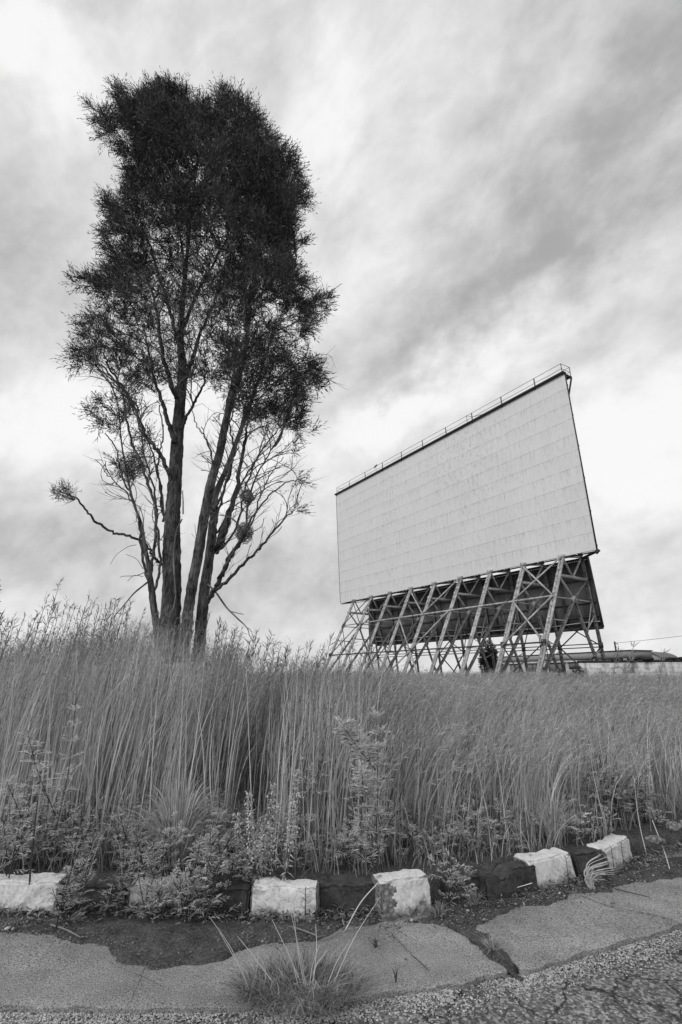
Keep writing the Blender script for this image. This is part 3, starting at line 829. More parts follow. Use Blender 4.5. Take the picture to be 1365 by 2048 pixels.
# main block: from px 962 to px 1268, nearer at the right
A = to_cam_dist(962, 88); B = to_cam_dist(1268, 60); O = (A+B)/2
b = empty('low_building', O, 'long low pale building with flat roof edge behind the screen legs', 'building')
d = (B-A)/np.linalg.norm(B-A); nn = np.array([-d[1], d[0], 0]); Rb = np.stack([d, nn, [0, 0, 1]], 1); Lr = np.linalg.norm(B-A)
mb = MB(); box(mb, nn*1.5+[0, 0, 1.68], Lr, 3, 3.36, Rb); mb.build('wall', M['plaster'], b)
mb = MB(); box(mb, nn*1.45+[0, 0, 3.70], Lr+.3, 3.3, .68, Rb); mb.build('parapet', M['plaster2'], b)
mb = MB(); box(mb, nn*1.45+[0, 0, 4.08], Lr+.5, 3.5, .09, Rb); mb.build('roof', M['dark'], b)
for px_, w_, h_ in ((1002, 1.6, 1.0), (1032, 2.2, 2.2), (1068, 1.7, 1.1), (1117, 3.0, 1.2), (1155, 2.4, .8), (1190, 2.4, .8), (1235, 2.6, .5)):
    r_ = ray(px_, 1350); tt = r_[0]/r_[1]; f_ = (A[0]-tt*A[1])/((A[0]-tt*A[1])-(B[0]-tt*B[1])); cx = A+(B-A)*f_-O; zc = 2.95-h_/2
    mb = MB(); box(mb, cx-nn*.02+[0, 0, zc], w_, .10, h_, Rb); wv = mb.build('window', M['dark'], b)
    for q in (-1, 1):
        mb = MB(); box(mb, cx+d*q*w_/4-nn*.08+[0, 0, zc], w_/2-.14, .04, h_-.2, Rb); mb.build('pane', M['roof'], wv)
    mb = MB(); box(mb, cx-nn*.15+[0, 0, 3.03], w_+.5, .35, .07, Rb); mb.build('lintel', M['carpaint'], b)
# arched-roof hall further right
A = to_cam_dist(1262, 92); B = to_cam_dist(1330, 88); O = (A+B)/2; d = (B-A)/np.linalg.norm(B-A); nn = np.array([-d[1], d[0], 0]); Rb = np.stack([d, nn, [0, 0, 1]], 1); Lr = np.linalg.norm(B-A)
hb = empty('arched_hall', O, 'pale hall with a shallow arched roof, right of the long low building', 'building')
mb = MB(); box(mb, nn*4+[0, 0, 1.9], Lr, 8, 3.8, Rb)
mb.build('wall', M['plaster'], hb)
mb = MB(); th = np.linspace(-1, 1, 15)
arc = np.array([[t*Lr*.53, 0, 3.85+1.45*math.sqrt(max(0, 1-t*t))**1.3] for t in th])
V = np.vstack([arc+[0, -.4, 0], arc+[0, 8.4, 0], arc+[0, -.4, -.16], arc+[0, 8.4, -.16]])@Rb.T; n = 15
mb.add(V, [[a, a+1, n+a+1, n+a] for a in range(n-1)]+[[a+2*n, a+3*n, a+3*n+1, a+2*n+1] for a in range(n-1)]+[[a, a+2*n, a+2*n+1, a+1] for a in range(n-1)])
mb.build('roof', M['roof'], hb)
mb = MB(); Vg = np.vstack([arc, arc*[1, 1, 0]+[0, 0, 3.7]])@Rb.T; mb.add(Vg, [[a, n+a, n+a+1, a+1] for a in range(n-1)]); mb.build('gable', M['plaster2'], hb)
# small kiosk with flat roof
A = to_cam_dist(1262, 60); B = to_cam_dist(1308, 58); O = (A+B)/2; d = (B-A)/np.linalg.norm(B-A); nn = np.array([-d[1], d[0], 0]); Rb = np.stack([d, nn, [0, 0, 1]], 1); Lr = np.linalg.norm(B-A)
kb = empty('small_shed', O, 'small pale shed with dark overhanging flat roof above the white boundary wall', 'shed')
mb = MB(); box(mb, nn*1.5+[0, 0, 1.4], Lr, 3, 2.8, Rb); mb.build('wall', M['plaster'], kb)
mb = MB(); box(mb, nn*1.4+[0, 0, 2.9], Lr+1.0, 3.9, .2, Rb); mb.build('roof', M['dark'], kb)
mb = MB(); box(mb, -nn*.03+d*.1+[0, 0, 2.2], Lr*.62, .06, .7, Rb); mb.build('window', M['glass'], kb)
# whitewashed boundary wall
A = to_cam_dist(1160, 29.5); B = to_cam_dist(1530, 25.5); O = (A+B)/2
bw_ = empty('boundary_wall', O, 'whitewashed block boundary wall with dark coping at the right, beyond the grass', 'wall')
mb = MB(); wall_box(mb, A-O, B-O, 0, 2.03, .24); w_o = mb.build('wall', M['wall'], bw_)
mb = MB(); wall_box(mb, (A-O)*1.01, (B-O)*1.01, 2.035, 2.17, .34); mb.build('coping', M['dark'], bw_)
mb = MB(); nseg = 22
for q in range(nseg):
    p = (A-O)*(1-q/nseg)+(B-O)*(q/nseg); 
    if rng.random() < .8: box(mb, p+[rng.normal(0, .2), .12, 2.17+.05], .25+rng.random()*.4, .2, .04+rng.random()*.10)
mb.build('broken_coping_bits', M['dark'], bw_)
mb = MB()
for f_ in (0.0, .28, .5, .72): p = (A-O)*(1-f_)+(B-O)*f_; box(mb, p+[.17, -.08, 1.0], .34, .22, 2.06)
mb.build('pier', M['wall'], bw_)
# utility pole and wire
pp = to_cam_dist(1240, 75)
po = empty('utility_pole', pp, 'thin dark utility pole sticking up above the long low building roof', 'pole')
mb = MB(); tube(mb, [(0, 0, 0), (0, 0, 5.95)], [.15, .11], 8); mb.build('pole', M['steel_dark'], po)
mb = MB(); tube(mb, [(0, 0, 5.8), (.5, .0, 5.55)], .05, 6); mb.build('insulator', M['steel_dark'], po)
mb = MB(); e = to_cam_dist(1800, 50)+[0, 0, 8.0]-pp
P_ = [np.array([.1, 0, 5.75])*(1-t)+e*t-np.array([0, 0, 1.6*t*(1-t)]) for t in np.linspace(0, 1, 24)]
tube(mb, P_, .022, 4); wv = mb.build('wire', M['steel_dark'], po)
# parked car half sunk in the grass
cpos = to_cam_dist(1042, 47)
car = empty('parked_car', cpos, 'white car roof showing just above the grass under the screen frames', 'car', rot=(0, 0, 0.1))
prof = [(-2.1, .35), (-2.1, .85), (-1.45, .95), (-1.0, 1.42), (0.35, 1.46), (1.0, .98), (2.0, .86), (2.12, .4)]
def extrude(mb, prof, w, x_in=0.0):
    n = len(prof); V = [(x, s_*w, z) for s_ in (-1, 1) for x, z in prof]
    mb.add(V, [[a, (a+1) % n, n+(a+1) % n, n+a] for a in range(n)], polys=[list(range(n)), list(range(n, 2*n))[::-1]])
mb = MB(); extrude(mb, prof, .82); body = mb.build('body', M['carpaint'], car)
bv = body.modifiers.new('bevel', 'BEVEL'); bv.width = .07; bv.segments = 3
mb = MB()
for s_ in (-1, 1):
    for q in ([(-1.25, .98), (-.93, 1.36), (-.32, 1.38), (-.32, .98)], [(-.22, .98), (-.22, 1.38), (.30, 1.39), (.78, .98)]):
        V = [(x, s_*y_, z) for y_ in (.815, .835) for x, z in q]; mb.add(V, [[0, 1, 2, 3], [7, 6, 5, 4], [0, 4, 5, 1], [1, 5, 6, 2], [2, 6, 7, 3], [3, 7, 4, 0]])
mb.build('side_window', M['glass'], car)
for x in (-1.3, 1.3):
    for s_ in (-1, 1):
        mb = MB(); tube(mb, [(x, s_*.70, .33), (x, s_*.86, .33)], .33, 18); mb.build('wheel', M['dark'], car)

# ---------------------------------------------------------------- trees
TD = 9.0
def tp(px, py, off=0.0):
    """pixel -> point of the big tree, off = metres deeper than the trunk plane"""
    return at(px, py, TD+off)
def c4(u, v): return 80+u/2.275, 740+v/2.275
def c5(u, v): return 100+u/2.275, 120+v/2.275
gz = float(ground_z(0, TD))
def limb_path(ctrl, crop, offs, widths, n=6):
    """ctrl in crop px, offs depth offsets, widths in crop px -> rows x,y,z,r"""
    rows = []
    k = len(ctrl)
    for i, (u, v) in enumerate(ctrl):
        px, py = crop(u, v) if crop else (u, v)
        o = np.interp(i/(k-1), np.linspace(0, 1, len(offs)), offs); w = np.interp(i/(k-1), np.linspace(0, 1, len(widths)), widths)
        p = tp(px, py, o); r_ = ray(px, py); zc = p[1]/r_[1]     # camera depth
        sc = 2.275 if crop else 1.0
        rows.append([*p, w/sc/2*zc/F])
    return smooth_path(rows, n)

def make_leaf_blades(mb, base, dirs, length, width, tone, tl=0.25):
    """vectorised narrow diamond leaves: base (N,3), dirs (N,3) unit"""
    N = len(base)
    r = rng.normal(size=(N, 3)); s = np.cross(dirs, r); s /= (np.linalg.norm(s, axis=1, keepdims=True)+1e-9)
    L = (length*(0.6+0.8*rng.random(N)))[:, None]; Wd = width*(0.7+0.6*rng.random((N, 1)))
    nrm = np.cross(dirs, s)
    mid = base+dirs*L*.45+nrm*L*rng.normal(0, .06, (N, 1))
    tip = base+dirs*L+nrm*L*rng.normal(0, .12, (N, 1))
    V = np.stack([base, mid-s*Wd/2, tip, mid+s*Wd/2], 1).reshape(-1, 3)
    q = np.arange(N*4).reshape(N, 4)
    tn = np.clip(tone+rng.normal(0, tl, N), 0, 1)
    mb.add(V, q, tone=np.repeat(tn, 4))

def grow(seeds, attractors, step, infl, kill, iters, upbias=0.25, inertia=0.35):
    """space colonisation; seeds = (pos, dir); returns nodes, parent"""
    pos = [np.array(s[0]) for s in seeds]; par = [-1]*len(pos); dirs = [np.array(s[1]) for s in seeds]
    A = np.array(attractors); alive = np.ones(len(A), bool)
    P = np.array(pos)
    near = np.full(len(A), -1); nd = np.full(len(A), 1e9)
    def upd(start):
        Q = np.array(pos[start:])
        if not len(Q): return
        for c0 in range(0, len(A), 800):
            d = np.linalg.norm(A[c0:c0+800, None]-Q[None], axis=2)
            j = d.argmin(1); m = d[np.arange(len(j)), j]
            b_ = m < nd[c0:c0+800]
            nd[c0:c0+800] = np.where(b_, m, nd[c0:c0+800]); near[c0:c0+800] = np.where(b_, j+start, near[c0:c0+800])
    upd(0); visited = {}
    for it in range(iters):
        lim = infl if it > 12 else infl*2.5
        act = alive & (nd < lim)
        if not act.any(): break
        ids = near[act]; vec = A[act]-np.array(pos)[ids]; vec /= (np.linalg.norm(vec, axis=1, keepdims=True)+1e-9)
        start = len(pos)
        u = np.unique(ids)
        acc = np.zeros((len(pos), 3)); np.add.at(acc, ids, vec)
        for k in u:
            if visited.get(k, 0) > 2: continue
            visited[k] = visited.get(k, 0)+1
            d = acc[k]; d = d/(np.linalg.norm(d)+1e-9)
            d = d+dirs[k]*inertia+np.array([0, 0, upbias])+rng.normal(0, .08, 3)
            d /= np.linalg.norm(d)
            pos.append(pos[k]+d*step*(0.8+.4*rng.random())); par.append(k); dirs.append(d)
        if len(pos) == start: break
        upd(start); alive &= nd > kill
    return np.array(pos), np.array(par), np.array(dirs)

def mesh_branches(mb, pos, par, nseed, tip, expo, rmax, sides=4, seed_r=None):
    n = len(pos); ch = [[] for _ in range(n)]
    for i in range(nseed, n):
        ch[par[i]].append(i)
    rad = np.zeros(n)
    for i in range(n-1, -1, -1):
        if ch[i]: rad[i] = min(rmax, sum(rad[c]**expo for c in ch[i])**(1/expo))
        else: rad[i] = tip
    stack = [(i, c) for i in range(nseed) for c in ch[i]]
    while stack:
        p, c = stack.pop()
        pts = [pos[p], pos[c]]; rr = [min(rad[c]*1.15, rmax), rad[c]]; cur = c
        while ch[cur]:
            k = max(ch[cur], key=lambda j: rad[j])
            for o_ in ch[cur]:
                if o_ != k: stack.append((cur, o_))
            pts.append(pos[k]); rr.append(rad[k]); cur = k
        tube(mb, pts, rr, sides if max(rr) < .02 else 6, cap=False, tone=.5)
    return rad, ch

tree = empty('tall_tree', tp(345, 1290)*[1, 1, 0]+[0, 0, gz], 'tall many-stemmed tree with dark feathery crown rising from the grass', 'tree')
TO = np.array(tree.location)
trunks = {
    'main': limb_path([(588, 1330), (592, 1170), (600, 1000), (600, 830), (603, 680), (612, 560), (620, 420), (628, 280), (640, 130), (650, 0), (640, -160), (660, -420), (700, -800), (740, -1150)], c4, [0, .1, .2, .3, .2], [118, 102, 96, 90, 78, 70, 66, 58, 48, 38, 24, 12, 6], 8),
    'mid': limb_path([(655, 1330), (670, 1150), (690, 1000), (722, 830), (752, 650), (782, 500), (820, 370), (848, 230), (885, 90), (930, -60), (960, -300), (1000, -600)], c4, [-.15, -.4, -.7, -.8], [58, 56, 54, 50, 44, 38, 30, 18, 9], 8),
    'third': limb_path([(722, 1330), (733, 1170), (750, 1000), (772, 850), (790, 680), (803, 560), (850, 450), (905, 300), (960, 150), (1010, 0), (1060, -180)], c4, [.3, .3, .6, .9], [62, 60, 52, 44, 32, 26, 20, 12, 7], 8),
    'left': limb_path([(540, 1330), (532, 1180), (515, 1050), (500, 920), (478, 800), (462, 700), (425, 600), (398, 480), (372, 330), (362, 200)], c4, [-.3, -.4, -.2, .3], [32, 36, 36, 22, 15, 13, 11, 8, 6], 8),
}
for nm, P_ in trunks.items():
    mb = MB(); Q_ = P_.copy(); Q_[:, 3] *= .86
    tube(mb, Q_[:, :3]-TO, Q_[:, 3], 16 if nm != 'left' else 10, knob=0.045)
    mb.build('trunk', M['bark'], tree, smooth=True)
limbs = [
    ([(505, 930), (520, 800), (527, 650), (492, 500), (442, 380), (402, 250), (372, 100), (300, 0), (240, -60)], [-.3, -.7, -.9], [14, 12, 10, 6]),
    ([(590, 480), (545, 380), (482, 300), (432, 180), (382, 80), (322, 0), (290, -80)], [0, -.5, -1], [20, 16, 12, 6]),
    ([(600, 690), (560, 640), (545, 520), (520, 400), (470, 260), (430, 120)], [0, .4, .8], [12, 10, 7, 4]),
    ([(553, 885), (520, 850), (478, 790), (405, 755), (340, 740), (270, 700), (220, 650), (170, 590), (130, 565)], [0, -.4, -.8], [13, 12, 11, 6]),
    ([(610, 330), (585, 240), (560, 150), (525, 60), (500, -60), (470, -200)], [0, .5, 1.0], [22, 18, 12, 6]),
    ([(640, 270), (665, 220), (700, 150), (735, 90), (760, 0)], [0, -.5, -.9], [14, 12, 8]),
    ([(625, 130), (590, 40), (560, -60), (545, -180), (520, -320), (470, -460)], [0, -.6, -1.1], [26, 20, 14, 7]),
    ([(650, 60), (690, -40), (730, -160), (790, -300), (840, -460)], [0, .4, .9], [24, 18, 12, 6]),
    ([(648, -60), (610, -200), (560, -380), (500, -560), (430, -760)], [.2, .6, .9], [20, 16, 10, 5]),
    ([(655, -200), (720, -350), (800, -500), (880, -640)], [.2, -.3, -.7], [18, 14, 9, 5]),
    ([(660, -400), (640, -600), (560, -850), (480, -1000)], [.2, 0, -.3], [14, 10, 7, 4]),
    ([(690, -700), (760, -850), (850, -960), (900, -1050)], [.2, .4, .6], [10, 8, 5]),
    ([(790, 830), (830, 770), (862, 650), (900, 520), (932, 330), (945, 240), (980, 60)], [.4, .2, 0], [34, 40, 22, 16, 10, 6]),
    ([(758, 1060), (800, 990), (835, 920), (862, 850), (922, 760), (952, 600), (1000, 450), (1085, 330)], [.3, -.2, -.6], [26, 22, 18, 12, 8, 4]),
    ([(790, 1010), (872, 940), (950, 860), (1012, 800), (1085, 705), (1150, 640)], [-.1, -.3, -.5], [16, 14, 10, 5]),
    ([(810, 950), (870, 850), (930, 740), (985, 640), (1060, 560), (1150, 500), (1230, 490)], [-.2, -.8, -1.2], [13, 10, 7, 3]),
    ([(772, 850), (840, 800), (900, 700), (930, 560), (990, 400), (1040, 250)], [.5, 1.0, 1.3], [12, 10, 8, 4]),
    ([(790, 680), (770, 560), (790, 450), (770, 350), (735, 260)], [.3, -.1, -.4], [12, 9, 7, 4]),
    ([(845, 240), (860, 120), (900, 0), (980, -120), (1080, -220)], [-.5, -.9, -1.2], [18, 14, 9, 4]),
    ([(960, -300), (1040, -380), (1120, -480), (1180, -560)], [-.8, -.5, 0], [10, 8, 5]),
    ([(528, 1150), (505, 1000), (478, 900), (465, 800), (440, 640), (400, 540), (365, 440), (345, 360), (300, 290)], [-.5, -.9, -1.1], [13, 12, 9, 5]),
    ([(515, 1020), (545, 900), (540, 780), (528, 640), (512, 520), (478, 400), (455, 270), (420, 160)], [-.3, .2, .6], [12, 11, 8, 5]),
    ([(505, 900), (478, 830), (462, 740), (440, 640), (395, 560), (330, 500), (290, 460)], [-.4, -.1, .3], [10, 8, 6, 3]),
    ([(560, 690), (556, 560), (535, 470), (545, 380), (560, 290), (545, 160)], [.3, .7], [10, 8, 5]),
    ([(765, 900), (790, 800), (800, 690), (835, 560), (870, 430), (900, 330), (930, 180)], [.1, -.5, -.9], [14, 12, 9, 5]),
    ([(770, 800), (830, 700), (880, 600), (940, 480), (1000, 380), (1060, 300), (1110, 240)], [.3, .8, 1.2], [11, 9, 7, 4]),
    ([(850, 880), (905, 800), (960, 700), (1010, 560), (1050, 470), (1110, 400)], [-.2, -.8, -1.2], [9, 8, 6, 3]),
    ([(790, 640), (850, 520), (880, 380), (870, 240), (890, 120)], [.2, -.3, -.7], [12, 10, 8, 4]),
    ([(790, 430), (765, 330), (730, 280), (700, 200), (690, 110)], [-.7, -.9], [7, 5, 3]),
    ([(560, 1000), (555, 940), (535, 900), (540, 1020)], [0, -.2], [9, 4]),
]
mb_l = MB(); seeds = []; seeds0 = []
def seed_from(Q_, start, every=2):
    for a in range(1, len(Q_)-1, 2):
        d_ = Q_[a+1, :3]-Q_[a-1, :3]; seeds0.append((Q_[a, :3], d_/np.linalg.norm(d_)))
    for a in range(start, len(Q_)-1, every):
        d_ = Q_[min(a+1, len(Q_)-1), :3]-Q_[a-1, :3]; d_ /= np.linalg.norm(d_); seeds.append((Q_[a, :3], d_))
for nm, P_ in trunks.items():
    seed_from(P_, {'main': 34, 'mid': 44, 'third': 30, 'left': 22}[nm])
for ctrl, offs, wd in limbs[:-1]:
    Q_ = limb_path(ctrl, c4, offs, wd, 6); Q_[1:, :3] += rng.normal(0, .012, Q_[1:, :3].shape)
    tube(mb_l, Q_[:, :3]-TO, Q_[:, 3], 7, knob=.05); seed_from(Q_, 6)
mb_l.build('limb', M['bark'], tree, smooth=True)
# dead boughs and a hanging creeper
mb = MB()
for ctrl, offs, wd in [([(765, 975), (800, 1010), (850, 1080), (900, 1130), (942, 1172), (955, 1212)], [.2, -.4], [10, 8, 4]),
                       ([(868, 1098), (900, 1106), (928, 1112)], [-.1, -.1], [5, 3]), ([(942, 1172), (955, 1180), (964, 1193)], [-.4, -.4], [4, 3]),
                       ([(492, 965), (430, 1015), (382, 1072), (335, 1125)], [-.3, -.5], [9, 6, 4]),
                       ([(488, 915), (440, 935), (380, 938), (365, 945)], [-.3, -.6], [4, 2]), ([(470, 940), (430, 935), (400, 960)], [-.4, -.6], [3, 2]),
                       ([(470, 905), (440, 860), (390, 838)], [-.4, -.7], [3, 2]), ([(440, 795), (400, 805), (350, 840), (320, 885)], [-.5, -.8], [3, 2]),
                       ([(700, 830), (712, 780), (705, 700)], [-.5, -.6], [3, 2]), ([(712, 770), (690, 745)], [-.6, -.6], [2, 1.5]),
                       ([(652, 655), (652, 600), (650, 548)], [.0, .0], [7, 4]), ([(565, 650), (562, 600), (560, 565)], [0, 0], [6, 4])]:
    Q_ = limb_path(ctrl, c4, offs, wd, 5); tube(mb, Q_[:, :3]-TO, Q_[:, 3], 5, knob=.05)
mb.build('dead_bough', M['twig'], tree)
mb = MB(); Q_ = limb_path([(648, 678), (622, 735), (610, 830), (612, 930), (618, 1030), (600, 1090), (560, 1130)], c4, [-.28, -.34, -.36], [6, 7, 4], 6)
tube(mb, Q_[:, :3]-TO, Q_[:, 3], 6); Q_ = limb_path([(615, 1040), (610, 1080), (598, 1110)], c4, [-.36, -.38], [5, 3], 4); tube(mb, Q_[:, :3]-TO, Q_[:, 3], 5)
mb.build('creeper_stem', M['steel_mid'], tree)

CROWN = [(165, 205), (200, 232), (232, 232), (228, 165), (262, 185), (288, 152), (322, 146), (355, 162), (400, 168), (440, 176), (485, 182), (500, 212), (530, 242),
         (545, 282), (580, 305), (600, 345), (616, 372), (612, 430), (598, 455), (622, 490), (590, 520), (600, 545), (640, 580), (672, 592), (668, 640), (640, 668),
         (600, 690), (635, 715), (655, 770), (615, 800), (632, 860), (590, 880), (560, 850), (500, 870), (450, 830), (425, 790), (395, 780), (372, 800), (330, 800), (290, 800), (240, 770), (215, 735), (180, 735),
         (138, 742), (152, 690), (155, 642), (195, 612), (178, 585), (135, 556), (185, 545), (215, 512), (190, 465), (202, 440), (210, 382), (240, 340), (235, 300), (200, 285)]
CROWN = [(x_-(6 if x_ > 560 else 0), y_+12 if y_ < 200 else y_) for x_, y_ in CROWN]
CL = {  # outlying leafy clumps
    'a': [(178, 822), (215, 800), (248, 795), (258, 840), (235, 880), (205, 860)],
    'b': [(235, 930), (262, 922), (290, 945), (285, 970), (245, 970)],
    'c': [(585, 850), (630, 850), (620, 872), (590, 900), (570, 890)],
    'd': [(585, 955), (605, 955), (600, 970), (585, 968)],
    'e': [(588, 1020), (604, 1018), (602, 1030), (588, 1028)],
    'n': [(440, 178), (500, 214), (545, 284), (580, 306), (602, 348), (565, 350), (500, 290), (445, 225)],
    'g': [(166, 206), (200, 236), (235, 262), (238, 232), (212, 212)],
    'h': [(136, 552), (160, 572), (200, 590), (215, 560), (170, 552)],
    'i': [(600, 470), (622, 490), (596, 500), (585, 480)],
    'k': [(230, 166), (262, 188), (255, 212), (232, 196)],
    'l': [(140, 738), (152, 700), (185, 715), (178, 742)],
    'm': [(600, 345), (616, 372), (612, 430), (596, 420)],
    'f': [(270, 880), (310, 870), (305, 930), (285, 930)],
}
BARE = [[(215, 770), (330, 800), (330, 1180), (270, 1080), (205, 980), (180, 930), (250, 900)],
        [(430, 830), (560, 850), (610, 940), (630, 965), (560, 1080), (500, 1120), (440, 1170), (420, 1080), (400, 900)],
        [(140, 690), (215, 735), (240, 800), (180, 760)], [(600, 700), (660, 730), (655, 790), (610, 780)]]
def hw(py): return np.interp(py, [150, 220, 320, 450, 600, 750, 850, 1000, 1200], [100, 165, 190, 205, 240, 240, 215, 180, 60])
def cx_(py): return np.interp(py, [150, 220, 320, 450, 600, 750, 850, 1000, 1200], [350, 340, 410, 405, 410, 395, 410, 400, 370])
def sample_region(poly, n, depth_scale=0.8, erode=0):
    poly = np.array(poly, float); lo, hi = poly.min(0), poly.max(0); out = []
    while len(out) < n:
        q = lo+(hi-lo)*rng.random((n*2, 2)); q = q[in_poly(q, poly)]
        if erode: q = q[edge_dist(q, poly) > 4+120*np.clip(fbm(np.column_stack([q, np.full(len(q), 3.3)]), 1/30, 2)-.44, 0, 1)+erode*.35]
        for px, py in q:
            xr_ = (px-cx_(py))/hw(py); dz = math.sqrt(max(0.05, 1-xr_*xr_))
            r_ = ray(px, py); m_per = TD/r_[1]/F*hw(py)
            o_ = (rng.random()*2-1)*dz*m_per*depth_scale
            out.append((px, py, o_))
    return out[:n]
att = [tp(*a) for a in sample_region(CROWN, 7000, erode=12)]
for k_, c_ in CL.items(): att += [tp(*a) for a in sample_region(c_, 260 if k_ == 'n' else 34 if k_ in 'abghjlkm' else 12, .6 if k_ == 'n' else .25)]
pos, par, dirs = grow(seeds, att, 0.12, 1.0, 0.135, 100, 0.22, 0.4)
bare = []
for c_, n_ in zip(BARE, (330, 620, 60, 60)): bare += [tp(*a) for a in sample_region(c_, n_, .6)]
low = [s_ for s_ in seeds0 if 820 < pix(s_[0])[1] < 1190]
bp, bpar, bdir = grow(low, bare, 0.11, 0.9, 0.15, 60, 0.75, 1.1)
# finer end twigs
mb = MB()
mesh_branches(mb, bp-TO, bpar, len(low), 0.0040, 2.1, 0.022, 4)
for i in range(len(low), len(bp)):
    if rng.random() < .35:
        d_ = bdir[i]+rng.normal(0, .35, 3); d_ /= np.linalg.norm(d_); L_ = rng.uniform(.12, .40); m_ = bp[i]+d_*L_*.5+rng.normal(0, .012, 3)
        tube(mb, np.array([bp[i], m_, m_+(d_+[0, 0, .15])*L_*.5])-TO, [.0038, .003, .0015], 3, cap=False)
rad, chd = mesh_branches(mb, pos-TO, par, len(seeds), 0.0042, 2.25, 0.045, 4)
print('tree nodes', len(pos))
px_ = pix(pos)
ntw = []; leafB = []; leafD = []
inC = in_poly(px_, CROWN); ed = edge_dist(px_, CROWN)
inCl = np.zeros(len(pos), bool)
for k_, c_ in CL.items():
    g_ = np.array(c_, float); g_ = g_.mean(0)+(g_-g_.mean(0))*1.35; inCl |= in_poly(px_, g_)
cl_noise = fbm(pos, 1.5, 3)
hang = in_poly(px_, BARE[3]) | in_poly(px_, BARE[2])
for i in range(len(seeds), len(pos)):
    nch = len(chd[i]); X_, Y_ = px_[i]
    term = nch == 0
    if inC[i] or inCl[i]:
        top = np.interp(Y_, [250, 400, 520, 700, 800], [.95, .80, 0.60, 0.42, 0.38])
        edge_f = np.clip(1-ed[i]/np.interp(Y_, [400, 700], [120, 62]), 0, 1)
        right = 0.30*np.clip((X_-430)/60, 0, 1)
        p_ = top+0.45*edge_f+right
        if X_ < 330 and Y_ > 620: p_ -= .16
        if abs(X_-375) < 60 and Y_ > 470: p_ -= .26
        p_ *= np.clip((cl_noise[i]-np.interp(Y_, [200, 420, 600], [.27, .34, .38]))/0.14, 0.05, 1.25)
        if inCl[i]: p_ = 1.0
        p_ *= 1.0 if term else 0.62
        leafy = rng.random() < p_ and rad[i] < .02
    else: leafy = (ed[i] < 10 and rng.random() < .4)
    if leafy: leafB.append(i)
    if term or rng.random() < (0.35 if (inC[i] or inCl[i]) else .55):
        for q in range(2 if leafy else 1):
            d_ = dirs[i]*.6+rng.normal(0, .45, 3)+[0, 0, .25 if not hang[i] else -.6]; d_ /= np.linalg.norm(d_)
            L_ = .10+.22*rng.random(); b_ = pos[i]; m_ = b_+d_*L_*.5+rng.normal(0, .012, 3); e_ = b_+(d_+[0, 0, .2 if not hang[i] else -.3])*L_
            tube(mb, np.array([b_, m_, e_])-TO, [.0036, .0028, .0015], 3, cap=False)
mb.build('branches', M['twig'], tree)
# leaf sprays: needles along short shoots
leafB = np.array(leafB); print('leafy nodes', len(leafB))
mbL = MB()
def sprays(mb, base, dirn, nshoot, nneedle, L, tone_c, jitter=.55, up_=.30, nl=0.062, wd=0.0085):
    N = len(base)
    B = np.repeat(base, nshoot, 0); D = np.repeat(dirn, nshoot, 0)+rng.normal(0, jitter, (N*nshoot, 3)); D[:, 2] += up_
    D /= np.linalg.norm(D, axis=1, keepdims=True); LL = L*(.5+.9*rng.random(len(B)))
    T_ = np.repeat(tone_c, nshoot)
    B2 = np.repeat(B, nneedle, 0); D2 = np.repeat(D, nneedle, 0); t_ = np.tile(np.linspace(.1, 1.0, nneedle), len(B))
    P2 = B2+D2*(t_*np.repeat(LL, nneedle))[:, None]
    nd_ = D2*.9+rng.normal(0, .33, P2.shape); nd_ /= np.linalg.norm(nd_, axis=1, keepdims=True)
    make_leaf_blades(mb, P2, nd_, nl, wd, np.repeat(T_, nneedle), .16)
lb = pos[leafB]; ldir = dirs[leafB]
axis = np.stack([np.full(len(lb), TO[0]+.2), np.full(len(lb), TO[1]+.2), lb[:, 2]], 1)
outw = lb-axis; outw /= (np.linalg.norm(outw, axis=1, keepdims=True)+.3)
tone_c = np.clip(0.05+1.9*(fbm(lb, 1.6, 3)-.36), 0, 1)
sprays(mbL, lb-TO, ldir*.6+outw*.45, 9, 8, .27, tone_c, nl=.085, wd=.014, up_=.42)
# solitary tuft at the end of the low left branch
tuft = []
for _ in range(46):
    v_ = rng.normal(0, 1, 3); v_ /= np.linalg.norm(v_); c_ = tp(128, 985, -.8); tuft.append(c_+v_*np.array([.17, .17, .17])*rng.random()**.5)
tuft = np.array(tuft); sprays(mbL, tuft-TO, np.tile([[-.4, 0, .2]], (len(tuft), 1)), 2, 7, .12, np.full(len(tuft), .4), .8)
mb = MB()
for _ in range(40):
    a_ = tp(150, 1000, -.8); c_ = tuft[rng.integers(len(tuft))]+rng.normal(0, .06, 3); tube(mb, np.array([a_, (a_+c_)/2+rng.normal(0, .03, 3), c_+(c_-a_)*.3])-TO, [.004, .003, .0015], 3, cap=False)
mb.build('twig_tuft', M['twig'], tree)
mbL.build('crown', M['leaf'], tree)
print('leaf faces', mbL.n//4)

# twig nests caught in the right-hand stems
for (px, py, rr, lab) in ((494, 993, .125, 'round ball of dry twigs, the upper nest in the right stems of the tall tree'),
                          (489, 1066, .17, 'ragged larger clump of dry twigs, the lower nest in the tall tree')):
    c_ = tp(px, py, -.45); mb = MB()
    for _ in range(420):
        v_ = rng.normal(0, 1, 3); v_ /= np.linalg.norm(v_); p_ = v_*rr*(.55+.45*rng.random())*np.array([1, 1, 1.15])
        t_ = np.cross(v_, rng.normal(0, 1, 3)); t_ /= np.linalg.norm(t_); l_ = rr*(.3+.6*rng.random())
        tube(mb, [p_-t_*l_*.5, p_+v_*.012, p_+t_*l_*.5-v_*.02], .0032, 3, cap=False)
    o = mb.build('twig_nest', M['twig']); o.location = tuple(c_); tag(o, lab, 'nest', 'twig nests in the tree')

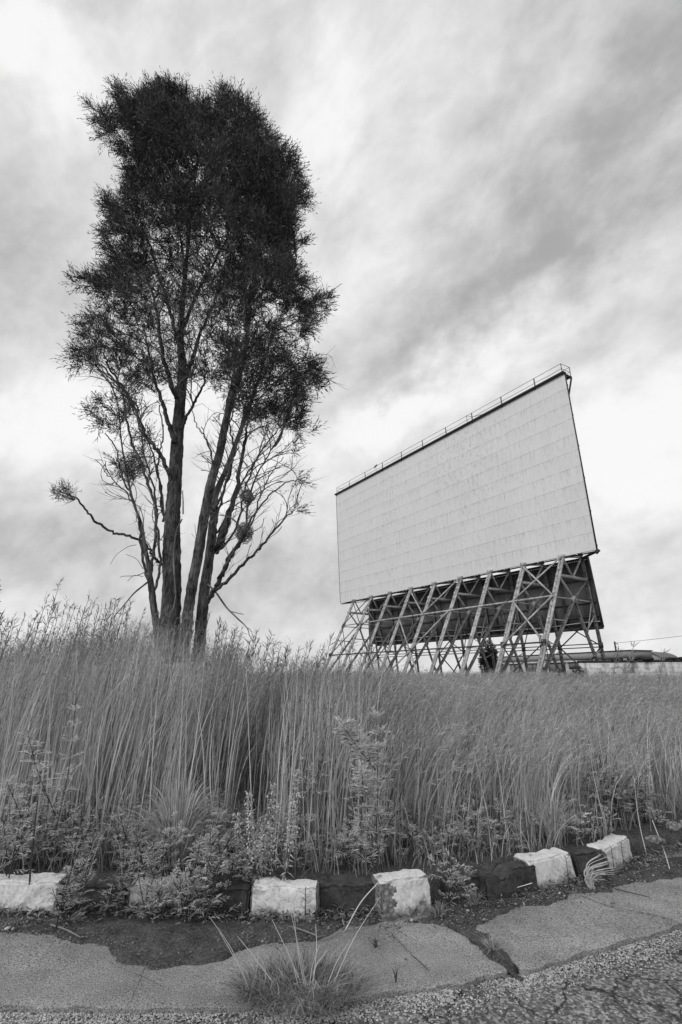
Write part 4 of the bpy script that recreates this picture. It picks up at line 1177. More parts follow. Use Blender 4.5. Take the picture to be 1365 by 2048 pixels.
def bushy(name, loc, h, r, label, cat, n=900, leafn=6, seed=0, trunk_r=.06, shape=1.0):
    root = empty(name, loc, label, cat)
    mb = MB(); tube(mb, [(0, 0, 0), (.03*h, 0, h*.4), (0, .02*h, h*.95)], [trunk_r, trunk_r*.7, trunk_r*.2], 7); mb.build('trunk', M['bark'], root)
    v = rng.normal(size=(n, 3)); v /= np.linalg.norm(v, axis=1, keepdims=True); v *= (rng.random((n, 1))**.45)
    z = .55*h+v[:, 2]*.45*h; rr_ = r*np.clip(1.15-((z/h-.5)*1.35)**2*shape, .2, 1); B = np.stack([v[:, 0]*rr_, v[:, 1]*rr_, z], 1)
    B = B[fbm(B+seed*7, 2.2/r*.6, 3) > .42]
    m = MB()
    for b_ in B[::6]: tube(m, [(0, 0, b_[2]*.6), b_*[.5, .5, .85], b_], [.02, .012, .005], 3, cap=False)
    m.build('branches', M['twig'], root)
    m = MB(); sprays(m, B, np.column_stack([B[:, 0], B[:, 1], np.full(len(B), .3*r)])/r, 3, leafn, .12*h/3, fbm(B, 1.0), .6, .3, nl=.035*h, wd=.010*h)
    m.build('crown', M['leaf'], root)
    return root
p_ = to_cam_dist(981, 46); bushy('small_tree', p_+[0, 0, .2], 4.0, .72, 'narrow dark tree standing behind the screen frames below the skirt', 'tree', 1500, 5, 3, .28, .5)
p_ = to_cam_dist(-118, 16); bushy('leafy_tree', p_+[0, 0, .2], 4.9, 1.0, 'dark tree whose edge shows at the far left of the photo', 'tree', 2600, 7, 5)
p_ = to_cam_dist(1156, 28.2); bushy('dark_shrub', p_+[0, 0, .2], 1.75, .35, 'dark straggly shrub at the left end of the white boundary wall', 'shrub', 500, 5, 6, .03)

# ---------------------------------------------------------------- grass (uncountable)
def ribbons(mb, base, height, lean, bend, width, segs, tone, droop=0.0):
    """base (N,3); lean = horizontal unit*amount (N,2) reached at the tip; quadratic bend"""
    N = len(base); t = np.linspace(0, 1, segs+1)[None, :, None]
    up_ = np.zeros((N, 1, 3)); up_[:, 0, 2] = height
    ln = np.zeros((N, 1, 3)); ln[:, 0, :2] = lean
    bd = np.zeros((N, 1, 3)); bd[:, 0, :2] = bend
    P = base[:, None]+up_*(t-droop*t**3)+ln*t+bd*t**3.4
    yaw = rng.random(N)*2*math.pi; s = np.stack([np.cos(yaw), np.sin(yaw)*.6, np.zeros(N)], 1)[:, None]
    w = np.asarray(width)*np.ones(N); wt = (w[:, None, None]/2)*np.clip(1.02-t**2.2, 0.06, 1)
    V = np.stack([P-s*wt, P+s*wt], 2).reshape(N, -1, 3)
    k = np.arange(segs)*2
    q = np.stack([k, k+1, k+3, k+2], 1)[None]+(np.arange(N)*(segs+1)*2)[:, None, None]
    mb.add(V.reshape(-1, 3), q.reshape(-1, 4), tone=np.repeat(np.clip(tone, 0, 1), (segs+1)*2))
    return P[:, -1], P[:, -1]-P[:, -2], P
def panicles(mb, P, n, L, wd, tone, frac=.30, spread=.5, down=0.0):
    """small spikelets along the top of every stem"""
    N, K = P.shape[0], P.shape[1]
    for k in range(n):
        t = (1-frac*rng.random(N))*(K-1); i0 = np.minimum(t.astype(int), K-2); f = (t-i0)[:, None]
        b_ = P[np.arange(N), i0]*(1-f)+P[np.arange(N), i0+1]*f
        d_ = P[np.arange(N), i0+1]-P[np.arange(N), i0]; d_ /= np.linalg.norm(d_, axis=1, keepdims=True)
        d_ = d_+rng.normal(0, spread, (N, 3)); d_[:, 2] -= down; d_ /= np.linalg.norm(d_, axis=1, keepdims=True)
        make_leaf_blades(mb, b_, d_, L, wd, tone, .12)
def px_of(x, y): return 682.5+F*x/(y*cp)
def top_px(px):   # silhouette of the tall grass against the sky, photo pixels
    return np.interp(px, [-400, 0, 120, 260, 330, 430, 500, 600, 700, 755, 800, 3000], [1240, 1255, 1228, 1214, 1225, 1255, 1282, 1296, 1296, 1300, 1350, 1362])
def h_for(x, y, py): return CAMZ+(1350-py)/F*(y*cp)*1.0
def scatter(n, x0, x1, y0, y1):
    return np.column_stack([rng.uniform(x0, x1, n), rng.uniform(y0, y1, n)])
def clumped(P, s, thr, soft):
    v = fbm(np.column_stack([P, np.zeros(len(P))]), s, 3); return rng.random(len(P)) < np.clip((v-thr)/soft, .03, 1)
def left_edge(y): return 0.36+(y-4.3)*0.10+0.10*np.sin(y*5)     # x where the tall stand ends

gl = MB(); gh = MB()
# A: tall stand on the left
P = scatter(42000, -7.5, 1.6, 4.2, 9.0)
P = P[np.abs(P[:, 0])/P[:, 1] < .80]
P = P[(P[:, 1] > kerb_y(P[:, 0])+.36+.25*rng.random(len(P))**2) & (P[:, 0] < left_edge(P[:, 1])+rng.normal(0, .12, len(P)))]
P = P[rng.random(len(P)) < np.interp(P[:, 1], [4.2, 5.5, 9], [1, .8, .35])]
P = P[clumped(P, 3.0, .40, .12)]
x, y = P.T; z = ground_z(x, y)
cn = fbm(np.column_stack([P, np.zeros(len(P))]), 1.3, 3)
ph = h_for(x, y, top_px(px_of(x, y)))-z
tall = ph*(0.90+.16*(cn-.5))*(1-.22*rng.random(len(P))**1.4)
far_ = np.clip((y-4.2)/2.2, 0, 1); tall *= .82+.18*far_
hgt = np.where(rng.random(len(P)) < .22, tall*(.35+.4*rng.random(len(P))), tall)
cid = np.floor(P*3.3); ca = _perm[(cid[:, 0].astype(int)) % 64, (cid[:, 1].astype(int)) % 64, 3]*2*math.pi
ln = np.stack([np.cos(ca), np.sin(ca)], 1)*.13+rng.normal(0, .07, (len(P), 2)); ln[:, 0] += .01+.10*np.clip((x+1.2)/1.6, 0, 1)
bd = np.column_stack([np.abs(rng.normal(.10+.13*np.clip((x+1.0)/1.4, 0, 1), .13, len(P))), rng.normal(0, .08, len(P))])
tn = np.clip(.36+.7*(cn-.5)+rng.normal(0, .24, len(P)), .0, 1)
_, _, PP = ribbons(gl, np.column_stack([P, z]), hgt, ln, bd, rng.uniform(.0045, .0120, len(P)), 6, tn)
sel = (hgt > .7*ph)
tn2 = np.clip(tn*.55+.20, 0, 1)
panicles(gh, PP[sel], 8, .060, .0055, tn2[sel], .34, .48)
panicles(gh, PP[sel & (y > 5.2)], 6, .055, .006, tn2[sel & (y > 5.2)], .5, .6)
# long narrow leaves hanging among the stems
Q = P[rng.random(len(P)) < .20]; zq = ground_z(Q[:, 0], Q[:, 1])
a_ = rng.random(len(Q))*2*math.pi; amt = rng.uniform(.15, .5, len(Q))
ribbons(gl, np.column_stack([Q, zq]), rng.uniform(.4, 1.1, len(Q)), np.stack([np.cos(a_), np.sin(a_)], 1)*(amt*.4)[:, None], np.stack([np.cos(a_), np.sin(a_)], 1)*amt[:, None], rng.uniform(.004, .009, len(Q)), 6, np.clip(rng.normal(.5, .2, len(Q)), 0, 1), .25)
B2 = scatter(2600, -3.6, .9, 4.05, 5.9); B2 = B2[(B2[:, 1] > kerb_y(B2[:, 0])+.34) & (B2[:, 0] < left_edge(B2[:, 1])) & (np.abs(B2[:, 0])/B2[:, 1] < .8)]; B2 = B2[clumped(B2, 2.8, .42, .12)]
zz_ = ground_z(B2[:, 0], B2[:, 1]); hh_ = (h_for(B2[:, 0], B2[:, 1], top_px(px_of(B2[:, 0], B2[:, 1])))-zz_)*rng.uniform(.55, .98, len(B2))
ribbons(gl, np.column_stack([B2, zz_]), hh_, rng.normal(0, .09, (len(B2), 2)), rng.normal(.05, .10, (len(B2), 2)), rng.uniform(.005, .0105, len(B2)), 7, np.clip(rng.normal(.64, .22, len(B2)), 0, 1))
tag(gl.build('grass', M['grass']), 'tall dense grass stalks on the left standing around the tree', 'grass', kind='stuff')
tag(gh.build('grass_seed_heads', M['grass_far']), 'feathery seed heads on top of the tall grass stand on the left', 'grass heads', kind='stuff')

# B: lower wind-bent grass on the right, front band
gl = MB(); gh = MB()
P = scatter(50000, .1, 10.0, 4.0, 13.0)
P = P[(P[:, 0]/P[:, 1] < .80) & (P[:, 0] > left_edge(P[:, 1])-.25+rng.normal(0, .1, len(P)))]
P = P[P[:, 1] > kerb_y(P[:, 0])+.24+.40*rng.random(len(P))**1.5]
P = P[rng.random(len(P)) < np.interp(P[:, 1]-kerb_y(P[:, 0]), [.3, 1.6, 9], [1, .9, .35])]
P = P[clumped(P, 3.2, .41, .12)]
x, y = P.T; z = ground_z(x, y); t_ = y-kerb_y(x)
cn = fbm(np.column_stack([P, np.zeros(len(P))]), 1.1, 3)
ph = np.interp(t_, [.3, 1.0, 3, 7, 12], [.88, 1.02, 1.16, 1.22, 1.27])*(.88+.30*(cn-.3))
hgt = ph*(1-.30*rng.random(len(P))**1.3)
short = rng.random(len(P)) < .15; hgt = np.where(short, hgt*.5, hgt)
lean_x = .02+.14*rng.random(len(P))+.18*(cn-.5)
ln = np.column_stack([lean_x+rng.normal(0, .07, len(P)), rng.normal(0, .07, len(P))]); bd = np.column_stack([rng.normal(.19, .15, len(P)), rng.normal(-.02, .12, len(P))])
tn = np.clip(.46+.6*(cn-.5)+rng.normal(0, .20, len(P)), .02, 1)
_, _, PP = ribbons(gl, np.column_stack([P, z]), hgt, ln, bd, np.interp(y, [4, 12], [.007, .010])*rng.uniform(.7, 1.35, len(P)), 6, tn, .10)
sel = ~short
tn2 = np.clip(tn*.7+.22, 0, 1)
panicles(gh, PP[sel], 7, .060, .006, tn2[sel], .30, .42, .05)
B2 = scatter(2600, .3, 4.6, 4.0, 7.2); B2 = B2[(B2[:, 1] > kerb_y(B2[:, 0])+.32) & (B2[:, 1] < kerb_y(B2[:, 0])+1.7) & (B2[:, 0]/B2[:, 1] < .8)]; B2 = B2[clumped(B2, 2.8, .42, .12)]
zz_ = ground_z(B2[:, 0], B2[:, 1])
ribbons(gl, np.column_stack([B2, zz_]), rng.uniform(.5, 1.0, len(B2)), rng.normal(.05, .08, (len(B2), 2)), rng.normal(.06, .10, (len(B2), 2)), rng.uniform(.005, .0105, len(B2)), 7, np.clip(rng.normal(.64, .22, len(B2)), 0, 1))
tag(gl.build('grass', M['grass']), 'wind-bent lower grass filling the right half behind the kerb', 'grass', kind='stuff')
# C: the field running back to the screen and wall
gf = MB()
P = np.column_stack([rng.uniform(-.95, .80, 62000), 9.0*np.exp(rng.random(62000)*math.log(60/9.0))]); P[:, 0] *= P[:, 1]
P = P[clumped(P, .9, .30, .15)]
x, y = P.T; z = ground_z(x, y); pxx = px_of(x, y)
cn = fbm(np.column_stack([P, np.zeros(len(P))]), .45, 4)
ph = np.interp(y, [9, 14, 25, 60], [1.18, 1.31, 1.47, 1.78])*(.80+.40*cn)*(1+.05*rng.normal(size=len(P)))
hgt = ph*(1-.22*rng.random(len(P))**1.5)
tn = np.clip(.52+.7*(cn-.5)+rng.normal(0, .2, len(P)), 0, 1)
wdt = np.interp(y, [9, 20, 60], [.010, .018, .04])
_, _, PP = ribbons(gf, np.column_stack([P, z]), hgt, np.column_stack([.15+.1*rng.random(len(P)), rng.normal(0, .06, len(P))]), np.column_stack([np.abs(rng.normal(.32, .12, len(P))), rng.normal(0, .1, len(P))]), wdt, 4, tn, .1)
near = y < 26
panicles(gf, PP[near], 5, .075, .010, tn[near]*.8+.15, .30, .40, .05)
tag(gf.build('grass', M['grass_far']), 'field of pale seeding grass stretching back to the cinema screen', 'grass', kind='stuff')
tag(gh.build('grass_seed_heads', M['grass_far']), 'feathery seed heads bent by the wind over the right-hand grass', 'grass heads', kind='stuff')

# tall plumed stalks standing above the left stand, against the sky
mbS = MB(); mbP = MB()
tops = [(122, 1160), (95, 1195), (180, 1190), (190, 1200), (150, 1215), (235, 1198), (262, 1205), (215, 1222), (290, 1215), (20, 1240), (65, 1235), (440, 1235), (455, 1262), (580, 1290),
        (420, 1225), (480, 1275), (600, 1292), (640, 1298), (110, 1205), (135, 1200), (245, 1215), (205, 1215), (520, 1300), (548, 1310), (30, 1248), (320, 1225)]
for _ in range(60): a_ = rng.uniform(-40, 760); tops.append((a_, float(top_px(a_))-rng.uniform(0, 22)))
for px, py in tops:
    d_ = rng.uniform(5.4, 7.0); e = at(px, py, d_); b_ = np.array([e[0]-rng.uniform(.05, .25), d_+rng.normal(0, .1), float(ground_z(e[0], d_))])
    Q_ = smooth_path([b_, b_*.5+e*.5+[-.05, 0, .05], e], 7); tube(mbS, Q_, np.linspace(.0055, .0022, len(Q_)), 4, cap=False, tone=.25)
    n_ = 34; t_ = 1-.30*rng.random(n_)**1.1; ii = t_*(len(Q_)-1); i0 = np.minimum(ii.astype(int), len(Q_)-2); B_ = Q_[i0]+(Q_[i0+1]-Q_[i0])*(ii-i0)[:, None]
    D_ = rng.normal(0, .6, (n_, 3)); D_[:, 2] += .9; D_[:, 0] += .15; D_ /= np.linalg.norm(D_, axis=1, keepdims=True)
    make_leaf_blades(mbP, B_, D_, .085, .0075, np.full(n_, .12), .1)
tag(mbS.build('reed_stalks', M['grass']), 'thin dark reed stalks sticking up out of the left grass', 'reeds', kind='stuff')
tag(mbP.build('reed_plumes', M['grass']), 'dark plumes on the reed stalks against the sky', 'reed plumes', kind='stuff')

# undergrowth: short blades and dead litter at the foot of the grass
gu = MB()
P = scatter(34000, -4.5, 6.5, 3.6, 7.5); P = P[(P[:, 1] > kerb_y(P[:, 0])+.16+.10*rng.random(len(P))) & (P[:, 1] < kerb_y(P[:, 0])+1.7)]
a_ = rng.random(len(P))*2*math.pi; am = rng.uniform(.03, .22, len(P)); dv = np.stack([np.cos(a_), np.sin(a_)], 1)
ribbons(gu, np.column_stack([P, ground_z(P[:, 0], P[:, 1])]), rng.uniform(.08, .42, len(P)), dv*(am*.5)[:, None], dv*am[:, None], rng.uniform(.003, .008, len(P)), 4, np.clip(rng.normal(.32, .2, len(P)), 0, 1), .3)
tag(gu.build('undergrowth', M['grass']), 'short tangled grass at the foot of the tall stalks behind the kerb', 'undergrowth', kind='stuff')

# ---------------------------------------------------------------- single grass tussocks
def tussock(name, loc, n, h, spread, label, cat='grass tussock', tone=.6, width=.006, group=None, dead=.1, upr=0.4, segs=8, core=.10):
    mb = MB(); a = rng.random(n)*2*math.pi; k = rng.random(n)**.7
    dv = np.stack([np.cos(a), np.sin(a)], 1)
    hh = h*(1-.45*k)*(.55+.45*rng.random(n))*(1 if core < .5 else (.5+1.1*vnoise(np.column_stack([dv*k[:, None]*3, np.zeros(n)]), 1.7))); b_ = np.column_stack([dv*[1.0, .55 if core > .5 else 1.0]*(spread*core*rng.random(n)**.5)[:, None], np.zeros(n)])
    ribbons(mb, b_, hh, *((dv*(spread*k*upr)[:, None], dv*(spread*k*(1-upr))[:, None]) if core < .5 else ((dv*.5+rng.normal(0, .6, (n, 2)))*spread*.22, (dv*.4+rng.normal(0, .5, (n, 2)))*spread*.30)), width*rng.uniform(.6, 1.4, n), segs, np.clip(rng.normal(tone, .2, n)+(rng.random(n) < dead)*.3, 0, 1), .35)
    o = mb.build(name, M['grass']); o.location = tuple(loc); return tag(o, label, cat, group)  # one plant
def gl3(px, py, dz=0.0):
    p = gnd(px, py); return p+[0, 0, dz]
def xat(px, d): return (px-682.5)/F*(d*cp+(.19-CAMZ)*sp)
def behind(px, d): x = xat(px, d); return np.array([x, d, float(ground_z(x, d))])
tussock('grass_tussock', behind(352, 4.05), 620, 1.05, .62, 'big fountain-shaped grass tussock arching out of the left weeds, behind the kerb', tone=.50, width=.0065)
tussock('grass_tussock', behind(1110, 4.62), 200, .62, .40, 'fountain-shaped grass tussock behind the leaning white kerb block', tone=.6)
tussock('grass_tussock', behind(560, 4.2), 110, .7, .35, 'upright grass tussock just right of the seed-head weed', tone=.5)
o = tussock('grass_tuft', gl3(598, 1985), 2600, .125, .36, 'low bushy grass tuft growing on the gutter edge at the bottom of the photo', 'grass tuft', .26, .0042, upr=.45, segs=6, dead=.12, core=.75)
# long pale straws standing out of that tuft belong to it
mb = MB(); base = gl3(600, 1985)
for px, py, bx in ((545, 1840, 610), (582, 1822, 615), (588, 1800, 612), (632, 1848, 622), (440, 1865, 505), (475, 1872, 560), (700, 1880, 650), (512, 1905, 530), (760, 1795, 660), (572, 1890, 600), (640, 1890, 618), (655, 1900, 626), (418, 1832, 500)):
    e = at(px, py, base[1]+rng.uniform(-.12, .10)); b_ = gl3(bx, 1985); Q_ = smooth_path([b_, b_*.5+e*.5+[rng.normal(0, .01), 0, .015], e], 6)-np.array(o.location)
    tube(mb, Q_, np.linspace(.0026, .0010, len(Q_)), 4, cap=False, tone=.95)
mb.build('straw', M['grass'], o)
tussock('grass_tuft', gl3(950, 1815), 130, .20, .16, 'small leafy grass tuft against the chipped black kerb block', 'grass tuft', .5, .005)
tussock('grass_tuft', gl3(880, 1838), 110, .17, .15, 'dark grass tuft at the foot of the turned white kerb block, right side', 'grass tuft', .3, .005)
tussock('grass_tuft', gl3(985, 1905), 160, .13, .13, 'small grass tuft growing in the broken joint between the gutter slabs', 'grass tuft', .4, .0035)
tussock('grass_tuft', gl3(752, 1895), 24, .08, .05, 'tiny dark sprig growing in the middle of the gutter slab', 'grass tuft', .05, .006)
tussock('grass_tuft', gl3(793, 1965), 14, .16, .04, 'thin lone sprig at the slab edge near the bottom middle', 'grass tuft', .15, .003)
mb = MB()   # bent pale tuft in front of the narrow black block
b0 = gl3(1185, 1782)
for k in range(26):
    e = at(rng.uniform(1200, 1232), rng.uniform(1708, 1760), b0[1]+rng.normal(0, .04)); m_ = b0*.45+e*.55+[-.06-rng.random()*.03, 0, .03]
    Q_ = smooth_path([b0+rng.normal(0, .01, 3)*[1, 1, 0], m_, e], 6)-b0; tube(mb, Q_, np.linspace(.0032, .0012, len(Q_)), 4, cap=False, tone=.9)
o = mb.build('grass_tuft', M['grass']); o.location = tuple(b0); tag(o, 'pale bent grass tuft arching right in front of the narrow black kerb block', 'grass tuft')
# single long straws
for pts, lab, r_ in (([(1268, 1552, 4.9), (1278, 1640, 4.85), (1300, 1735, 4.7)], 'long pale straight straw above the rightmost white kerb block', .0035),
                 ([(1305, 1640, 4.6), (1330, 1705, 4.5), (1345, 1757, 4.45)], 'thick pale straw leaning left over the dirt at the right edge', .0045),
                 ([(757, 1765, 3.5), (722, 1805, 3.5), (690, 1862, 3.52)], 'pale straw propped against the turned white kerb block', .004),
                 ([(1035, 1775, 3.9), (1065, 1766, 3.9)], 'short pale straw lying across the chipped black kerb block', .003)):
    Q_ = smooth_path([at(a, b_, c_) for a, b_, c_ in pts], 8); c0 = Q_[-1]; mb = MB(); tube(mb, Q_-c0, np.linspace(.6, 1, len(Q_))*r_, 5, tone=1.0)
    o = mb.build('straw', M['grass']); o.location = tuple(c0); tag(o, lab, 'straw')

# ---------------------------------------------------------------- weeds with feathery pinnate leaves
def pinnate(mbl, mbs, b, d, L, n=6, tone=.5, w=.0075):
    d = d/np.linalg.norm(d); s = np.cross(d, [0, 0, 1.0]); s /= (np.linalg.norm(s)+1e-9)
    sag = np.array([0, 0, -1.0])
    B = []; D = []; LL = []
    for k in range(n):
        t = (k+1)/n; p = b+d*L*t+sag*L*.22*t*t
        l_ = L*.48*(1-.55*abs(t-.45))
        for sg in (-1, 1): B.append(p); D.append(d*.75+s*sg*.75+[0, 0, -.12]); LL.append(l_)
    B.append(b+d*L+sag*L*.22); D.append(d); LL.append(L*.35)
    B = np.array(B); D = np.array(D); D /= np.linalg.norm(D, axis=1, keepdims=True)
    LL = np.array(LL); D = D+rng.normal(0, .16, D.shape); D /= np.linalg.norm(D, axis=1, keepdims=True)
    r = rng.normal(0, .35, (len(B), 3)); sd2 = np.cross(D, np.array([0, 0, 1.0])+r); sd2 /= (np.linalg.norm(sd2, axis=1, keepdims=True)+1e-9)
    mid = B+D*(LL*.45)[:, None]; tip = B+D*LL[:, None]+[0, 0, -.004]
    V = np.stack([B, mid-sd2*w/2, tip, mid+sd2*w/2], 1).reshape(-1, 3)
    mbl.add(V, np.arange(len(V)).reshape(-1, 4), tone=np.clip(tone+np.repeat(rng.normal(0, .07, len(B)), 4), 0, 1))
    mbs.add([b, b+[0, 0, .0012], b+d*L*.5+sag*L*.055, b+d*L+sag*L*.22], [[0, 1, 2, 2]][:0], [[0, 1, 2], [1, 3, 2]], tone=.4)
def weed(mbl, mbs, base, h, n, L, tone=.5, lean=(0, 0), w=.0075, branch=2):
    base = np.asarray(base, float)
    stems = [(base, base+[lean[0], lean[1], h])]
    for k in range(branch):
        t = rng.uniform(.15, .6); a = rng.random()*2*math.pi; q = stems[0][0]*(1-t)+stems[0][1]*t
        stems.append((q, q+np.array([math.cos(a)*.30*h, math.sin(a)*.30*h, h*(1-t)*.75])))
    for b_, e in stems:
        Q_ = smooth_path([b_, (b_+e)/2+rng.normal(0, .02*h, 3), e], 5); tube(mbs, Q_, np.linspace(.0042, .0016, len(Q_)), 4, cap=False, tone=.2)
        m = max(3, int(n/len(stems)))
        for k in range(m):
            t = .12+.88*(k+rng.random())/m; p = Q_[int(t*(len(Q_)-1))]; a = k*2.4+rng.random(); el = rng.uniform(.15, 1.0)+.3*(t > .9)
            pinnate(mbl, mbs, p, np.array([math.cos(a)*math.cos(el), math.sin(a)*math.cos(el), math.sin(el)]), L*(1.1-.45*t)*rng.uniform(.7, 1.2), 6, tone+rng.normal(0, .08), w)
def weed_thing(base, h, n, L, label, tone=.5, lean=(0, 0), w=.0075, branch=2, cat='weed', name='leafy_weed'):
    root = empty(name, base, label, cat)
    a, b_ = MB(), MB(); weed(a, b_, (0, 0, 0), h, n, L, tone, lean, w, branch)
    a.build('leaves', M['weed'], root); b_.build('stem', M['stem'], root); return root
# mass of low weeds at the left, spilling over the kerb
wl, ws = MB(), MB()
for _ in range(215):
    px = rng.choice([rng.uniform(-20, 150), rng.uniform(120, 455), rng.uniform(230, 450)]); d_ = rng.uniform(3.50, 4.6)
    h_ = rng.uniform(.16, .44)*(1.0 if px < 440 else .8)
    x_ = xat(px, d_)
    zb = .0 if d_ < 3.72 else (.19 if d_ < 3.9 else float(ground_z(x_, d_)))
    if 3.66 < d_ < 3.95 and rng.random() < .5: continue
    if d_ < 3.9 and (235 < px < 375 or px < 110) and rng.random() < .42: continue
    weed(wl, ws, (x_, d_, zb), h_, rng.integers(12, 20), .105, rng.uniform(.3, .8), rng.normal(0, .07, 2), .0055, 1)
for _ in range(70):
    px = rng.uniform(460, 1330); x_ = xat(px, 4.3); d_ = float(kerb_y(x_))+rng.uniform(.28, .75); x_ = xat(px, d_)
    weed(wl, ws, (x_, d_, float(ground_z(x_, d_))), rng.uniform(.12, .34), rng.integers(8, 14), .11, rng.uniform(.3, .55), rng.normal(0, .05, 2), .008, 1)
for _ in range(46):
    px = rng.uniform(1190, 1290); d_ = rng.uniform(5.0, 5.5); x_ = xat(px, d_)
    weed(wl, ws, (x_, d_, float(ground_z(x_, d_))), rng.uniform(.25, .55), 12, .12, rng.uniform(.25, .5), rng.normal(0, .05, 2), .008, 1)
root = empty('low_weeds', (0, 0, 0), 'carpet of low feathery-leaved weeds spilling over the kerb', 'weeds'); root['kind'] = 'stuff'
o = wl.build('leaves', M['weed'], root); o['kind'] = 'stuff'; o = ws.build('stem', M['stem'], root); o['kind'] = 'stuff'
for k, (px, d_, pyt, n_, lab) in enumerate([
        (750, 4.02, 1405, 202, 'tallest feathery weed, a leafy column in the middle rising above the turned white kerb block'),
        (722, 4.00, 1500, 108, 'feathery weed leaning against the left side of the tallest leafy column'),
        (690, 4.0, 1640, 44, 'shorter feathery weed at the foot of the leafy column, on its left'),
        (95, 4.02, 1395, 90, 'tall slender feathery weed rising out of the left grass beside a thin dark stalk'),
        (30, 4.0, 1540, 60, 'feathery weed at the left edge above the cut-off white kerb block'),
        (606, 4.12, 1500, 26, 'slim feathery weed rising behind the pale seed-head weed')]):
    b_ = behind(px, d_); h_ = at(px, pyt, d_)[2]-b_[2]
    weed_thing(b_, h_, n_, .115, lab, .75+.06*(k % 3), (.03, 0), .0058, 1)
weed_thing(gl3(1140, 1783), .21, 16, .045, 'thin dark seedling in front of the leaning white kerb block', .02, (0, 0), .003, 0, 'seedling', 'seedling')
weed_thing(gl3(1252, 1752), .22, 16, .045, 'dark upright seedling in front of the rightmost white kerb block', .02, (0, 0), .003, 0, 'seedling', 'seedling')
weed_thing(gl3(1231, 1756), .20, 16, .05, 'spindly seedling left of the upright one at the rightmost white kerb block', .05, (.0, 0), .003, 0, 'seedling', 'seedling')
weed_thing(gl3(900, 1822), .30, 22, .10, 'small feathery weed covering the join right of the turned white kerb block', .5, (0.02, 0), .007, 2)
weed_thing(gl3(925, 1825), .24, 18, .09, 'smaller feathery weed beside the short black kerb block', .42, (0.02, 0), .007, 2)
weed_thing(gl3(610, 1850), .19, 12, .05, 'thin sprig in front of the right end of the white block behind the seed-head weed', .4, (.0, 0), .004, 0, 'seedling', 'seedling')
mb = MB(); Q_ = smooth_path([gl3(57, 1832), at(60, 1760, 3.72), at(66, 1690, 3.74), at(76, 1600, 3.76)], 6); tube(mb, Q_-Q_[0], np.linspace(.0075, .004, len(Q_)), 6)
o = mb.build('dead_stalk', M['stem']); o.location = tuple(Q_[0]); tag(o, 'thin black dead stalk standing upright before the cut-off white kerb block', 'stalk')
# weed with pale seed clusters
b0 = gl3(545, 1832); root = empty('seed_head_weed', b0, 'tall weed with pale knobbly seed heads in front of a white kerb block', 'weed')
ms, mf, ml = MB(), MB(), MB()
for (tx, ty, fr) in ((497, 1578, .5), (547, 1560, .48), (597, 1532, .42), (473, 1622, .55), (528, 1640, .5), (560, 1600, .3), (585, 1590, .4), (510, 1660, .3)):
    e = at(tx, ty, b0[1]+rng.uniform(.02, .25)); bb = b0+rng.normal(0, .018, 3)*[1, 1, 0]
    Q_ = smooth_path([bb, bb*.55+e*.45+[(e[0]-b0[0])*.25, 0, 0], e], 10)-b0
    tube(ms, Q_, np.linspace(.005, .0015, len(Q_)), 5, cap=False)
    n_ = int(900*fr); t_ = 1-fr*rng.random(n_); lump = (np.sin(t_*70+tx)*.4+.8)
    B_ = Q_[(t_*(len(Q_)-1)).astype(int)]+rng.normal(0, 1, (n_, 3))*(.008+.013*lump*np.clip((1.02-t_)/.25, .25, 1))[:, None]*[1, 1, .9]
    D_ = rng.normal(0, 1, (n_, 3)); D_[:, 2] += .3; D_ /= np.linalg.norm(D_, axis=1, keepdims=True)
    make_leaf_blades(mf, B_, D_, .013, .0105, np.full(n_, .62), .3)
    n_ = 40; t_ = rng.uniform(.15, .75, n_); B_ = Q_[(t_*(len(Q_)-1)).astype(int)]; D_ = rng.normal(0, 1, (n_, 3)); D_[:, 2] -= .1; D_ /= np.linalg.norm(D_, axis=1, keepdims=True)
    make_leaf_blades(ml, B_, D_, .05, .010, np.full(n_, .3), .2)
ms.build('stem', M['stem'], root); mf.build('seed_heads', M['flower'], root); ml.build('leaves', M['weed'], root)
# lone tall grass culms on the right, against the wall
for k, (px, py, bx, d_, lab) in enumerate([(1270, 1282, 1240, 8.5, 'tall grass culm leaning right in front of the white boundary wall, highest of the two'),
                           (1330, 1296, 1318, 8.0, 'short branching grass culm against the sky at the right end of the wall'),
                           (1238, 1292, 1225, 9.5, 'small nodding grass culm just right of the screen legs')]):
    e = at(px, py, d_); b_ = behind(bx, d_); mb = MB(); Q_ = smooth_path([b_, b_*.5+e*.5+[-.06, 0, .05], e], 8)-b_
    tube(mb, Q_, np.linspace(.008, .003, len(Q_)), 4, cap=False, tone=.3)
    n_ = 44; t_ = 1-.28*rng.random(n_); B_ = Q_[(t_*(len(Q_)-1)).astype(int)]; D_ = rng.normal(0, .6, (n_, 3)); D_[:, 2] += .7; D_[:, 0] += .3; D_ /= np.linalg.norm(D_, axis=1, keepdims=True)
    make_leaf_blades(mb, B_, D_, .11, .012, np.full(n_, .35), .15)
    o = mb.build('grass_culm', M['grass']); o.location = tuple(b_); tag(o, lab, 'grass culm')

